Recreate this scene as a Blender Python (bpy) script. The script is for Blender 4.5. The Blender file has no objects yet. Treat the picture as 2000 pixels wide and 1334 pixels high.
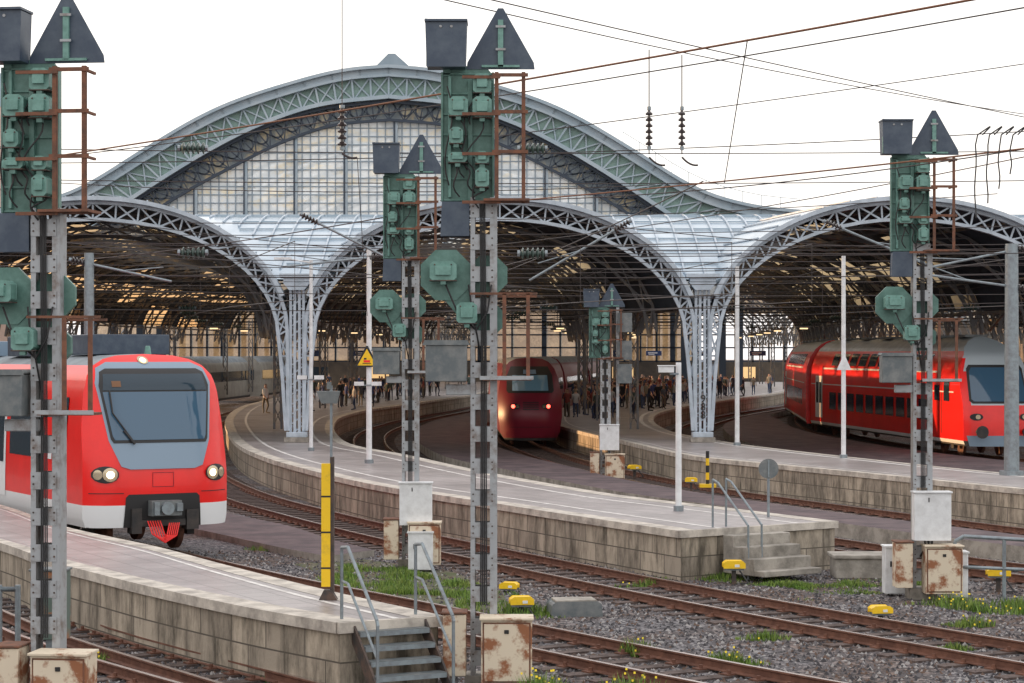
import bpy, math, random
import numpy as np
from mathutils import Vector, Matrix
random.seed(7); rng=np.random.default_rng(7)
S=bpy.context.scene; COL=S.collection
R=math.radians
# ---------------------------------------------------------------- materials
def M(name,c,r=.6,m=0,c2=None,sc=3,lo=.4,hi=.65,bump=0,bsc=20,emit=None,es=1,trans=0,coat=0,stretch=None,see=0,tl=0,tc_=(.8,.84,.88)):
    mt=bpy.data.materials.new(name); mt.use_nodes=True; n=mt.node_tree.nodes; l=mt.node_tree.links
    b=n['Principled BSDF']; b.inputs['Base Color'].default_value=(*c,1); b.inputs['Roughness'].default_value=r; b.inputs['Metallic'].default_value=m
    if coat: b.inputs['Coat Weight'].default_value=coat
    if emit: b.inputs['Emission Color'].default_value=(*emit,1); b.inputs['Emission Strength'].default_value=es
    if c2 or bump:
        tc=n.new('ShaderNodeTexCoord'); src=tc.outputs['Object']
        if stretch:
            mp=n.new('ShaderNodeMapping'); mp.inputs['Scale'].default_value=stretch; l.new(src,mp.inputs[0]); src=mp.outputs[0]
    if c2:
        t=n.new('ShaderNodeTexNoise'); t.inputs['Scale'].default_value=sc; t.inputs['Detail'].default_value=8; t.inputs['Roughness'].default_value=.65
        l.new(src,t.inputs['Vector']); cr=n.new('ShaderNodeValToRGB'); cr.color_ramp.elements[0].position=lo; cr.color_ramp.elements[1].position=hi
        cr.color_ramp.elements[0].color=(*c,1); cr.color_ramp.elements[1].color=(*c2,1); l.new(t.outputs[0],cr.inputs[0]); l.new(cr.outputs[0],b.inputs['Base Color'])
    if bump:
        t2=n.new('ShaderNodeTexNoise'); t2.inputs['Scale'].default_value=bsc; t2.inputs['Detail'].default_value=5; l.new(src,t2.inputs['Vector'])
        bp=n.new('ShaderNodeBump'); bp.inputs['Strength'].default_value=bump; bp.inputs['Distance'].default_value=.03; l.new(t2.outputs[0],bp.inputs['Height']); l.new(bp.outputs[0],b.inputs['Normal'])
    out=n['Material Output']; sh_=b.outputs[0]
    if tl:
        tr=n.new('ShaderNodeBsdfTranslucent'); tr.inputs[0].default_value=(*tc_,1); mx=n.new('ShaderNodeMixShader'); mx.inputs[0].default_value=tl; l.new(sh_,mx.inputs[1]); l.new(tr.outputs[0],mx.inputs[2]); sh_=mx.outputs[0]
    if see:
        tr=n.new('ShaderNodeBsdfTransparent'); mx=n.new('ShaderNodeMixShader'); mx.inputs[0].default_value=see; l.new(sh_,mx.inputs[1]); l.new(tr.outputs[0],mx.inputs[2]); sh_=mx.outputs[0]
    if tl or see: l.new(sh_,out.inputs['Surface'])
    return mt
def brickmat(name,c1,c2,mort,bw,bh,ms=.012,rough=.85,dirt=(.1,.1,.09),lo=.45,hi=.8,off=.5,dsc=.7,streak=0):
    mt=M(name,c1,rough); n=mt.node_tree.nodes; l=mt.node_tree.links; b=n['Principled BSDF']
    tc=n.new('ShaderNodeTexCoord'); br=n.new('ShaderNodeTexBrick'); br.offset=off
    l.new(tc.outputs['UV'],br.inputs['Vector']); br.inputs['Scale'].default_value=1; br.inputs['Brick Width'].default_value=bw; br.inputs['Row Height'].default_value=bh
    br.inputs['Mortar Size'].default_value=ms; br.inputs['Color1'].default_value=(*c1,1); br.inputs['Color2'].default_value=(*c2,1); br.inputs['Mortar'].default_value=(*mort,1)
    t=n.new('ShaderNodeTexNoise'); t.inputs['Scale'].default_value=dsc; t.inputs['Detail'].default_value=10; t.inputs['Roughness'].default_value=.7
    if streak:
        mp=n.new('ShaderNodeMapping'); mp.inputs['Scale'].default_value=(2.2,.5,1); l.new(tc.outputs['UV'],mp.inputs[0]); l.new(mp.outputs[0],t.inputs['Vector'])
    else: l.new(tc.outputs['Object'],t.inputs['Vector'])
    cr=n.new('ShaderNodeValToRGB'); cr.color_ramp.elements[0].position=lo; cr.color_ramp.elements[1].position=hi; l.new(t.outputs[0],cr.inputs[0])
    mx=n.new('ShaderNodeMix'); mx.data_type='RGBA'; l.new(cr.outputs[0],mx.inputs[0]); l.new(br.outputs['Color'],mx.inputs[6]); mx.inputs[7].default_value=(*dirt,1); l.new(mx.outputs[2],b.inputs['Base Color'])
    t2=n.new('ShaderNodeTexNoise'); t2.inputs['Scale'].default_value=14; t2.inputs['Detail'].default_value=6; l.new(tc.outputs['Object'],t2.inputs['Vector'])
    bp=n.new('ShaderNodeBump'); bp.inputs['Strength'].default_value=.35; bp.inputs['Distance'].default_value=.02; l.new(t2.outputs[0],bp.inputs['Height']); l.new(bp.outputs[0],b.inputs['Normal'])
    return mt
def gravelmat():
    mt=M('gravel',(.1,.1,.1),.95); n=mt.node_tree.nodes; l=mt.node_tree.links; b=n['Principled BSDF']
    tc=n.new('ShaderNodeTexCoord'); v=n.new('ShaderNodeTexVoronoi'); v.inputs['Scale'].default_value=17; l.new(tc.outputs['Object'],v.inputs['Vector'])
    sp=n.new('ShaderNodeSeparateColor'); l.new(v.outputs['Color'],sp.inputs[0])
    cr=n.new('ShaderNodeValToRGB'); e=cr.color_ramp.elements; e[0].color=(.03,.031,.037,1); e[1].color=(.33,.31,.32,1); e.new(.5).color=(.11,.105,.115,1); l.new(sp.outputs[0],cr.inputs[0])
    t=n.new('ShaderNodeTexNoise'); t.inputs['Scale'].default_value=.5; t.inputs['Detail'].default_value=6; l.new(tc.outputs['Object'],t.inputs['Vector'])
    c2=n.new('ShaderNodeValToRGB'); c2.color_ramp.elements[0].position=.42; c2.color_ramp.elements[1].position=.62; l.new(t.outputs[0],c2.inputs[0])
    mx=n.new('ShaderNodeMix'); mx.data_type='RGBA'; mx.blend_type='MULTIPLY'; l.new(c2.outputs[0],mx.inputs[0]); l.new(cr.outputs[0],mx.inputs[6]); mx.inputs[7].default_value=(.8,.6,.48,1); l.new(mx.outputs[2],b.inputs['Base Color'])
    bp=n.new('ShaderNodeBump'); bp.invert=True; bp.inputs['Strength'].default_value=1; bp.inputs['Distance'].default_value=.06; l.new(v.outputs['Distance'],bp.inputs['Height']); l.new(bp.outputs[0],b.inputs['Normal'])
    return mt
GRAVEL=gravelmat()
STONEM=[M('ballast_dark',(.045,.042,.047),.9),M('ballast_mid',(.13,.12,.125),.9),M('ballast_pale',(.33,.315,.31),.9),M('ballast_rusty',(.12,.075,.055),.9)]
WALL=brickmat('block_wall',(.5,.43,.34),(.36,.31,.25),(.1,.085,.07),.95,.38,.012,dirt=(.1,.085,.065),lo=.42,hi=.64,dsc=1.3,streak=1)
PAVE=brickmat('paving',(.43,.385,.38),(.35,.32,.315),(.17,.155,.15),.5,.5,.012,rough=.38,dirt=(.17,.14,.138),lo=.38,hi=.75,off=0,dsc=.45)
COPE=M('coping_stone',(.62,.57,.5),.7,c2=(.3,.27,.24),sc=2.5,bump=.2)
PALE=M('pale_line',(.76,.74,.71),.6,c2=(.5,.47,.45),sc=4)
ASPH=M('asphalt',(.07,.05,.057),.8,c2=(.15,.105,.11),sc=1.2,bump=.3,bsc=40)
RAILT=M('rail_head',(.48,.39,.36),.25,.75)
RAILB=M('rail_rust',(.11,.046,.03),.8,c2=(.19,.085,.055),sc=6)
SLEEP=M('sleeper_wood',(.05,.034,.03),.9,c2=(.13,.095,.085),sc=6,bump=.4)
GREEN=M('signal_green',(.07,.16,.135),.45,c2=(.12,.24,.21),sc=6,bump=.05)
GREEN2=M('lamp_green',(.16,.32,.28),.45,c2=(.1,.22,.19),sc=9)
SLATE=M('slate_paint',(.035,.055,.09),.45,c2=(.07,.095,.13),sc=4)
GREYBOX=M('grey_box',(.11,.13,.14),.55,c2=(.2,.21,.21),sc=5)
MAST=M('mast_steel',(.36,.38,.4),.5,.2,c2=(.16,.12,.1),sc=5,lo=.48,hi=.72)
MASTW=M('mast_weathered',(.24,.24,.24),.6,.1,c2=(.12,.08,.06),sc=5,lo=.45,hi=.7)
MDARK=M('mast_dark',(.04,.037,.037),.7,c2=(.12,.075,.055),sc=6)
RUST=M('rust_steel',(.2,.085,.05),.85,c2=(.1,.055,.04),sc=9)
RUSTP=M('rusty_cabinet',(.66,.57,.44),.7,c2=(.28,.11,.05),sc=3,lo=.5,hi=.6)
WHITE=M('white_paint',(.76,.78,.8),.45,c2=(.6,.61,.62),sc=4)
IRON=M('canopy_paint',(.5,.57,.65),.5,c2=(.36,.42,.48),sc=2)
IRON2=M('canopy_inner_gold_glints',(.1,.1,.105),.4,c2=(.34,.23,.11),sc=1.5,lo=.5,hi=.72)  # second tone puts warm glints of low sun into the iron colour
ROOFD=M('roof_and_shade_lining',(.035,.05,.07),.8,c2=(.02,.027,.036),sc=1)  # dark roof panels, and the shade sheets under the glazed bays
AMBER=M('gold_lit_roof_panel',(.5,.38,.22),.4,c2=(.2,.17,.13),sc=1.6,tl=.4,tc_=(.95,.72,.42))  # warm colour and glow stand in for sunlit roof panels
ROOFG=M('hall_roof_metal',(.2,.26,.31),.5,c2=(.26,.32,.37),sc=.3)
HGREY=M('hall_cornice',(.3,.39,.46),.5,c2=(.4,.47,.53),sc=.4)
HGREEN=M('hall_green',(.24,.36,.33),.6,c2=(.19,.29,.27),sc=.5)
HDARK=M('hall_iron',(.03,.045,.07),.6)
GLAZE=M('vault_glazing',(.3,.39,.48),.22,c2=(.52,.61,.69),sc=.5,lo=.35,hi=.65)
HGLASS=M('hall_glazing_reflections',(.86,.92,.95),.15,c2=(1,.9,.68),sc=.5,lo=.5,hi=.64,stretch=(1,1,2.2),see=.1,tl=.05)  # yellowish reflections are put into the glass colour
SKYL=M('skylight_glass',(.7,.75,.8),.2,c2=(.4,.42,.42),sc=.6,see=.5,tl=.5)
RED=M('red_paint',(.88,.01,.008),.32,coat=.15,c2=(.76,.008,.006),sc=1)
MAROON=M('maroon_paint',(.17,.009,.025),.42)
WHT=M('train_white',(.76,.78,.8),.45)
PGREY=M('train_pale_grey',(.42,.48,.52),.35,coat=.3)
TGREY=M('train_grey',(.2,.28,.37),.4,coat=.2)
TROOF=M('train_roof',(.25,.29,.32),.6,c2=(.15,.17,.19),sc=1.5)
DROOF=M('silver_roof',(.45,.47,.48),.35,.3,c2=(.3,.31,.32),sc=1.5)
UNDER=M('underframe',(.025,.025,.027),.7,c2=(.06,.05,.045),sc=4)
TGLASS=M('train_glass',(.02,.04,.06),.08)
TGLASS2=M('screen_glass',(.05,.11,.18),.04,coat=.4)
CYGLASS=M('cyan_glass',(.16,.3,.4),.08,coat=.3)
BLACK=M('black_rubber',(.015,.015,.017),.5)
LAMPW=M('headlamp_warm',(1,.9,.7),.3,emit=(1,.72,.35),es=5)
LAMPR=M('tail_lamp',(1,.1,.05),.3,emit=(1,.08,.05),es=7)
CHROME=M('lamp_bowl',(.5,.42,.3),.25,.8)
YEL=M('yellow_plastic',(.88,.56,.01),.45,c2=(.62,.4,.03),sc=7,lo=.5,hi=.75)
GALV=M('galvanised',(.27,.32,.35),.45,.5,c2=(.2,.22,.24),sc=8)
CABLE=M('cable',(.02,.02,.022),.6)
WIRE=M('wire_copper',(.06,.05,.05),.5,.3)
WIREO=M('wire_bronze',(.2,.09,.05),.5,.4)
INS=M('insulator_glaze',(.04,.03,.03),.25,coat=.4)
INSG=M('insulator_green',(.05,.08,.07),.3)
CONC=M('concrete',(.38,.35,.31),.85,c2=(.17,.155,.135),sc=2,bump=.3)
GRASS=M('grass_blade',(.13,.25,.03),.6,c2=(.25,.3,.07),sc=2)
GRASSD=M('weed_leaf',(.07,.13,.02),.6)
SOIL=M('turf_soil',(.07,.085,.03),.95,c2=(.13,.11,.08),sc=2,bump=.6)
FLOW=M('weed_flower',(.8,.6,.02),.6)
STONE=M('tower_stone',(.6,.45,.38),.85,c2=(.48,.36,.31),sc=.5)
BLUE=M('sign_blue',(.03,.06,.16),.4)
DARKW=M('dark_facade',(.1,.085,.075),.8,c2=(.2,.16,.12),sc=.4)
LEAF=M('tree_leaf',(.1,.15,.03),.7,c2=(.22,.23,.05),sc=1)
# ---------------------------------------------------------------- mesh builder
class MB:
    def __init__(s): s.v=[];s.f=[];s.m=[];s.mats=[];s.uv=[]
    def mi(s,mt):
        if mt not in s.mats: s.mats.append(mt)
        return s.mats.index(mt)
    def face(s,pts,mt,uv=None):
        i=len(s.v); s.v+= [tuple(p) for p in pts]; s.f.append(tuple(range(i,i+len(pts)))); s.m.append(s.mi(mt)); s.uv.append(uv)
    def box(s,c,d,mt,rz=0):
        cx,cy,cz=c; a,b,h=d[0]/2,d[1]/2,d[2]/2; ca,sa=math.cos(rz),math.sin(rz); i=len(s.v)
        for z in(-h,h):
            for x,y in((-a,-b),(a,-b),(a,b),(-a,b)): s.v.append((cx+x*ca-y*sa,cy+x*sa+y*ca,cz+z))
        for q in((3,2,1,0),(4,5,6,7),(0,1,5,4),(1,2,6,5),(2,3,7,6),(3,0,4,7)): s.f.append(tuple(i+k for k in q)); s.m.append(s.mi(mt)); s.uv.append(None)
    def beam(s,p,q,w,h,mt):
        p=Vector(p);q=Vector(q); d=(q-p)
        if d.length<1e-6: return
        d.normalize(); up=Vector((0,1,0)) if abs(d.y)<.9 else Vector((0,0,1)); a=d.cross(up).normalized(); b=d.cross(a)
        i=len(s.v)
        for e in(p,q):
            for x,y in((-1,-1),(1,-1),(1,1),(-1,1)): s.v.append(tuple(e+a*x*w/2+b*y*h/2))
        for k in((3,2,1,0),(4,5,6,7),(0,1,5,4),(1,2,6,5),(2,3,7,6),(3,0,4,7)): s.f.append(tuple(i+j for j in k)); s.m.append(s.mi(mt)); s.uv.append(None)
    def cyl(s,p,q,r,mt,n=10,r2=None):
        p=Vector(p);q=Vector(q); d=(q-p).normalized(); up=Vector((0,0,1)) if abs(d.z)<.9 else Vector((1,0,0)); a=d.cross(up).normalized(); b=d.cross(a); r2=r if r2 is None else r2
        i=len(s.v)
        for e,rr in((p,r),(q,r2)):
            for k in range(n): t=2*math.pi*k/n; s.v.append(tuple(e+a*rr*math.cos(t)+b*rr*math.sin(t)))
        for k in range(n): s.f.append((i+k,i+(k+1)%n,i+n+(k+1)%n,i+n+k)); s.m.append(s.mi(mt)); s.uv.append(None)
        s.f.append(tuple(i+k for k in range(n-1,-1,-1))); s.f.append(tuple(i+n+k for k in range(n)))
        s.m+=[s.mi(mt)]*2; s.uv+=[None]*2
    def tube(s,pts,r,mt,n=6):
        for a,b in zip(pts,pts[1:]): s.cyl(a,b,r,mt,n)
    def prism(s,poly,y0,y1,mt):
        n=len(poly); i=len(s.v)
        for y in(y0,y1):
            for x,z in poly: s.v.append((x,y,z))
        for k in range(n): s.f.append((i+k,i+(k+1)%n,i+n+(k+1)%n,i+n+k)); s.m.append(s.mi(mt)); s.uv.append(None)
        s.f.append(tuple(i+k for k in range(n))); s.f.append(tuple(i+n+k for k in range(n-1,-1,-1))); s.m+=[s.mi(mt)]*2; s.uv+=[None]*2
    def grid(s,G,mt,uvf=None):
        nr=len(G);nc=len(G[0]);i=len(s.v)
        for r in G: s.v+=[tuple(p) for p in r]
        for r in range(nr-1):
            for c in range(nc-1):
                s.f.append((i+r*nc+c,i+r*nc+c+1,i+(r+1)*nc+c+1,i+(r+1)*nc+c)); mm=mt(r,c) if callable(mt) else mt; s.m.append(s.mi(mm)); s.uv.append(None)
    def mesh(s,name,smooth=True):
        me=bpy.data.meshes.new(name); me.from_pydata(s.v,[],s.f)
        for mt in s.mats: me.materials.append(mt)
        me.polygons.foreach_set('material_index',s.m)
        if any(u for u in s.uv):
            ul=me.uv_layers.new(name='UVMap'); k=0
            for u,f in zip(s.uv,s.f):
                for j in range(len(f)): ul.data[k+j].uv=u[j] if u else (0,0)
                k+=len(f)
        if smooth:
            me.polygons.foreach_set('use_smooth',[True]*len(s.f)); me.set_sharp_from_angle(angle=.6)
        me.update(); return me
def tag(o,label=None,cat=None,group=None,kind=None):
    if label:o['label']=label
    if cat:o['category']=cat
    if group:o['group']=group
    if kind:o['kind']=kind
def ob(name,data,parent=None,loc=(0,0,0),rz=0,bevel=0,**k):
    if isinstance(data,MB): data=data.mesh(name)
    o=bpy.data.objects.new(name,data); COL.objects.link(o); o.location=loc; o.rotation_euler=(0,0,rz)
    if parent: o.parent=parent
    if bevel:
        b=o.modifiers.new('b','BEVEL'); b.width=bevel; b.segments=2; b.limit_method='ANGLE'
    tag(o,**k); return o
def thing(name,loc,rz=0,**k):
    o=ob(name,None,loc=loc,rz=rz,**k); o.empty_display_size=.3; return o
def copy_thing(src,loc,rz=0,**k):
    def cp(o,par):
        c=o.copy(); COL.objects.link(c)
        if par: c.parent=par
        for ch in list(o.children): cp(ch,c)
        return c
    c=cp(src,None); c.location=loc; c.rotation_euler=(0,0,rz); tag(c,**k); return c
def cr(P,step=1.0):
    P=[Vector((*p,0)) if len(p)==2 else Vector(p) for p in P]; Q=[P[0]*2-P[1]]+P+[P[-1]*2-P[-2]]; out=[]
    for i in range(1,len(Q)-2):
        for k in range(20):
            t=k/20; a,b,c,d=Q[i-1:i+3]
            out.append(.5*((2*b)+(c-a)*t+(2*a-5*b+4*c-d)*t*t+(3*b-a-3*c+d)*t**3))
    out.append(P[-1]); L=[0]
    for a,b in zip(out,out[1:]): L.append(L[-1]+(b-a).length)
    n=max(2,int(L[-1]/step)) if step>0 else int(-step); res=[];j=0
    for k in range(n+1):
        s_=L[-1]*k/n
        while j<len(L)-2 and L[j+1]<s_: j+=1
        t=(s_-L[j])/max(1e-9,L[j+1]-L[j]); res.append(out[j].lerp(out[j+1],min(1,t)))
    return res
def offs(P,d):
    o=[]
    for i,p in enumerate(P):
        t=(P[min(i+1,len(P)-1)]-P[max(i-1,0)]).normalized(); o.append(p+Vector((t.y,-t.x,0))*d)
    return o
# ---------------------------------------------------------------- world, sun, camera
SAZ,SEL=-70,3.0
W=bpy.data.worlds.new("World"); S.world=W; W.use_nodes=True; n=W.node_tree.nodes; l=W.node_tree.links
sk=n.new('ShaderNodeTexSky'); sk.sky_type='NISHITA'; sk.sun_disc=False; sk.sun_elevation=R(SEL); sk.sun_rotation=R(SAZ); sk.air_density=1; sk.dust_density=3; sk.ozone_density=1
hs=n.new('ShaderNodeHueSaturation'); hs.inputs['Saturation'].default_value=.9; hs.inputs['Value'].default_value=3.6
mxw=n.new('ShaderNodeMix'); mxw.data_type='RGBA'; mxw.inputs[0].default_value=.72; mxw.inputs[7].default_value=(11.9,11.4,11.2,1)
l.new(sk.outputs[0],hs.inputs['Color']); l.new(hs.outputs[0],mxw.inputs[6]); l.new(mxw.outputs[2],n['Background'].inputs[0]); n['Background'].inputs[1].default_value=.15
sd=bpy.data.lights.new('sun','SUN'); sd.energy=5; sd.angle=R(.5); sd.color=(1,.58,.27)
so=bpy.data.objects.new('sun',sd); COL.objects.link(so)
sv=Vector((math.sin(R(SAZ))*math.cos(R(SEL)),math.cos(R(SAZ))*math.cos(R(SEL)),math.sin(R(SEL)))); so.rotation_euler=sv.to_track_quat('Z','Y').to_euler()
cd=bpy.data.cameras.new('camera'); co=bpy.data.objects.new('camera',cd); COL.objects.link(co); co.location=(0,0,4.3); co.rotation_euler=(R(90),0,0)
cd.lens=75.6; cd.sensor_width=36; cd.shift_y=.0115; cd.clip_end=3000; S.camera=co
S.view_settings.view_transform='Standard'; S.view_settings.look='None'; S.view_settings.exposure=0
# ---------------------------------------------------------------- ground
b=MB(); b.face([(-900,-50,-.13),(900,-50,-.13),(900,1500,-.13),(-900,1500,-.13)],GRAVEL); ob('ground',b,kind='structure',label='grey railway ballast ground between the tracks')
# ---------------------------------------------------------------- tracks
T={}
T[1]=[(-16,54),(-12.2,44),(-9,37.5),(-6.9,33),(-3.3,27.6),(0,23)]
T[2]=[(-24,125),(-23,95),(-20.6,78),(-16.6,63),(-12,53.3),(-7.45,45.2),(-4.6,40.2),(-1.9,36),(.3,32.4),(2.9,28.4),(6,24)]
T[3]=[(-20,160),(-18.6,131),(-16.6,111),(-14,93),(-11.8,80),(-9.8,71),(-7.7,63.5),(-5.4,57.2),(-2.9,51),(0,44.6),(2.9,38.6),(5.1,34.4),(7.4,30.4),(10.5,25)]
T[4]=[(-1,190),(-3.7,161),(-5.5,146),(-6.9,131),(-7.4,115),(-6.6,100),(-5.2,88),(-4,81),(-2,74.5),(-.3,68),(1.8,61.5),(4.1,55.5),(6.4,50),(8.4,45.5),(10.5,41.5),(14,36)]
T[5]=[(10,200),(7,180),(4.2,155),(1.8,135),(.3,120),(.1,108),(.8,97.6),(2.2,85),(4.4,73.7),(6.4,65.7),(9.56,57.3),(12.2,50.9),(16,43)]
T[6]=[(29,195),(17,154),(11.5,130),(9.2,112),(8.8,96),(10,86),(11.4,79),(13.6,70.5),(16.6,61.5),(20,53)]
T[7]=[(31,190),(24.4,170),(20.6,150),(18.1,130),(17.2,114),(17.7,101),(19.5,88),(22.6,76),(26.6,65),(32,55)]
T[8]=[(-13,43),(-9.8,36.6),(-7.5,32.2),(-4.6,27.6),(-1.6,23)]
TC={}
sm=MB(); sm.box((0,0,-.16),(2.5,.24,.12),SLEEP)
for sx in(-.72,.72):
    sm.box((sx,0,-.088),(.36,.17,.02),RAILB)
    for e in(-.11,.11): sm.cyl((sx+e,.03,-.08),(sx+e,.03,-.03),.03,RAILB,6)
sm=sm.mesh('sleeper')
for k,P in T.items():
    C=cr(P,.62); TC[k]=C
    t=thing('railway_track',(C[-1].x,C[-1].y,0),label='rusty steel railway track on dark sleepers and ballast' if k<8 else 'rusty diverging switch rails beside the platform',cat='railway track',group='railway tracks'); t0=Vector(t.location)
    Cc=cr(P,1.5)
    for d in(-.7525,.7525):
        O=offs(Cc,d); b=MB(); prof=[(-.07,-.09),(-.07,-.075),(-.012,-.06),(-.012,.015),(-.036,.03),(-.036,.055),(.036,.055),(.036,.03),(.012,.015),(.012,-.06),(.07,-.075),(.07,-.09)]
        zo=.003 if k==8 else 0
        G=[]
        for i,p in enumerate(O):
            tt=(O[min(i+1,len(O)-1)]-O[max(i-1,0)]).normalized(); nx=Vector((tt.y,-tt.x,0)); G.append([tuple(p+nx*a+Vector((0,0,z+zo))-t0) for a,z in prof])
        b.grid(G,lambda r,c:RAILT if c in(5,) else RAILB); ob('rail',b,parent=t)
    if k==8: continue
    near=sorted(range(len(C)),key=lambda i:C[i].y); cnt=0; rest=MB()
    for i in near:
        p=C[i]
        tt=(C[min(i+1,len(C)-1)]-C[max(i-1,0)]).normalized(); a=math.atan2(-tt.x,tt.y)
        vis=abs(p.x)/max(p.y,1)<.26 and p.y>25
        if vis and cnt<70 and k!=7:
            cnt+=1; ob('sleeper',sm,parent=t,loc=tuple(p-t0),rz=a+random.uniform(-.01,.01))
        elif p.y<150: rest.box((p.x-t0.x,p.y-t0.y,-.16),(2.5,.24,.12),SLEEP,a)
    if rest.f: ob('sleepers',rest,parent=t,kind='stuff')
def stones(nm,N,region):
    V=[];F=[];Mi=[];base=np.array([(1,0,0),(0,1,0),(-1,0,0),(0,-1,0),(0,0,1)]);fc=[(0,1,4),(1,2,4),(2,3,4),(3,0,4)]
    k=0
    while k<N:
        y=rng.uniform(*region[1]); x=rng.uniform(-.26,.26)*y
        if not(region[0][0]<x<region[0][1]): continue
        s=rng.uniform(.018,.042); th=rng.uniform(0,6.28); c_,s_=math.cos(th),math.sin(th)
        q=base*(1+rng.uniform(-.35,.35,(5,1)))*s; X=q[:,0]*c_-q[:,1]*s_; Y=q[:,0]*s_+q[:,1]*c_
        o=len(V); V+=[(x+a,y+b_,-.132+c) for a,b_,c in zip(X,Y,q[:,2])]; F+=[(o+a,o+b_,o+c) for a,b_,c in fc]; m=int(rng.choice(4,p=[.35,.34,.16,.15])); Mi+=[m]*4; k+=1
    me=bpy.data.meshes.new(nm); me.from_pydata(V,[],F)
    for m in STONEM: me.materials.append(m)
    me.polygons.foreach_set('material_index',Mi); ob(nm,me,kind='stuff',label='loose grey crushed stone ballast',cat='gravel')
stones('gravel',36000,((-9,11),(25.5,48)))
# ---------------------------------------------------------------- platforms
def platform(A,B,zt,label,coping=True,N=120,wallm=WALL,topm=PAVE,lines=(),name='station_platform'):
    A=cr(A,-N); B=cr(B,-N)
    t=thing(name,(A[0].x,A[0].y,0),label=label,cat='railway platform',group='station platforms'); o=Vector(t.location)
    b=MB(); w=MB(); cc=[MB(),MB()]; la=lb=0
    Am=[a+(bb-a).normalized()*.38 for a,bb in zip(A,B)]; Bm=[bb+(a-bb).normalized()*.38 for a,bb in zip(A,B)]
    f=lambda p,z:(p.x-o.x,p.y-o.y,z-o.z)
    for i in range(N):
        I=(Am if coping else A); J=(Bm if coping else B)
        q=[I[i],J[i],J[i+1],I[i+1]]
        b.face([f(p,zt) for p in q],topm,[(p.x*.88+p.y*.47,p.y*.88-p.x*.47) for p in q])
        for X,Xm,sg in((A,Am,1),(B,Bm,-1)):
            c=cc[0] if sg>0 else cc[1]
            dl=(X[i+1]-X[i]).length; u0=la if sg>0 else lb; 
            q=[f(X[i],zt-.14),f(X[i+1],zt-.14),f(X[i+1],-.3),f(X[i],-.3)]; uv=[(u0,0),(u0+dl,0),(u0+dl,-(zt+.16)),(u0,-(zt+.16))]
            w.face(q,wallm,uv)
            if sg>0: la+=dl
            else: lb+=dl
            if coping:
                n1=(X[i]-Xm[i]).normalized()*.06; n2=(X[i+1]-Xm[i+1]).normalized()*.06
                c.face([f(Xm[i],zt+.004),f(X[i]+n1,zt+.004),f(X[i+1]+n2,zt+.004),f(Xm[i+1],zt+.004)],COPE)
                c.face([f(X[i]+n1,zt+.004),f(X[i]+n1,zt-.14),f(X[i+1]+n2,zt-.14),f(X[i+1]+n2,zt+.004)],COPE)
                c.face([f(X[i]+n1,zt-.14),f(X[i],zt-.14),f(X[i+1],zt-.14),f(X[i+1]+n2,zt-.14)],COPE)
            else:
                w.face([f(X[i],zt),f(X[i],zt-.14),f(X[i+1],zt-.14),f(X[i+1],zt)],wallm)
    for e in(0,N):
        d=(A[e]-B[e]).length; w.face([f(A[e],zt-.002),f(B[e],zt-.002),f(B[e],-.3),f(A[e],-.3)],wallm,[(0,.14),(d,.14),(d,-(zt+.16)),(0,-(zt+.16))])
        if coping and e==N:
            a_,b_=A[e],B[e]; nn=Vector(((b_-a_).y,-(b_-a_).x,0)).normalized(); m0=(A[e-1]+B[e-1])/2
            if nn.dot((a_+b_)/2-m0)<0: nn=-nn
            m=(a_+b_)/2+nn*.02-o; dd=b_-a_; cb=MB(); cb.box((m.x,m.y,zt-.066),(d+.1,.09,.14),COPE,math.atan2(dd.y,dd.x)); ob('end_coping',cb,parent=t)
    ob('paving',b,parent=t); ob('retaining_wall',w,parent=t)
    if coping:
        for c in cc: ob('coping',c,parent=t)
    for side,d,wd in lines:
        s=MB(); X=A if side=='A' else B; Y=B if side=='A' else A
        for i in range(N):
            u=[(X[j]+(Y[j]-X[j]).normalized()*dd) for j,dd in((i,d),(i,d+wd),(i+1,d+wd),(i+1,d))]
            s.face([f(p,zt+.004) for p in u],PALE)
        ob('edge_line',s,parent=t)
    return t
H=.85
platform([(-30,90),(-22,70),(-15.6,56.5),(-11.5,48.6),(-8.93,42.8),(-6.36,38.3),(-4.7,35),(-2.7,31.2),(-.97,28.25)],
         [(-30,76),(-20,58),(-13,45.8),(-9.32,39.2),(-7.67,35.8),(-6.4,33.6),(-5.3,31.8),(-3.6,29.3),(-2.2,27.55)],H,'low grey platform with dark weathered block wall and metal end stairs',lines=[('A',.55,.1)])
platform([(-10,260),(-17.6,180),(-17.9,150),(-16.9,131.7),(-14.8,111.5),(-12.3,93.5),(-10.16,80.5),(-8.16,71.4),(-6.1,64.1),(-4.14,58),(-2.57,54.1),(-.59,50),(1.1,46.3),(3.28,41.8)],
         [(-.5,260),(-2.5,190),(-5.4,161),(-7.2,144.9),(-8.8,131.7),(-9.25,115.9),(-8.33,99.9),(-6.88,86.3),(-5.69,79.6),(-3.66,73.2),(-1.9,66.5),(0,59.9),(2.5,52.5),(4.6,48.3),(6.63,44.2)],H,'long curved pale platform with block wall and concrete steps',lines=[('A',.95,.12),('B',.95,.12)])
platform([(12,260),(9,190),(5.6,155),(3.4,138),(2.4,122),(2.2,105),(3.3,93),(4.5,84),(5.95,73),(8,67.2),(10.3,61.7),(13,54.7),(18,44)],
         [(38,260),(24.6,193),(14.3,152.5),(9.2,129),(7.3,111.5),(7.0,95.3),(8.1,85.5),(9,80),(11.6,70.2),(14.5,61.2),(20,50)],H,'curved concrete platform with pale block wall beside the tracks',lines=[('A',.8,.12),('B',.8,.3)])
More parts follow.
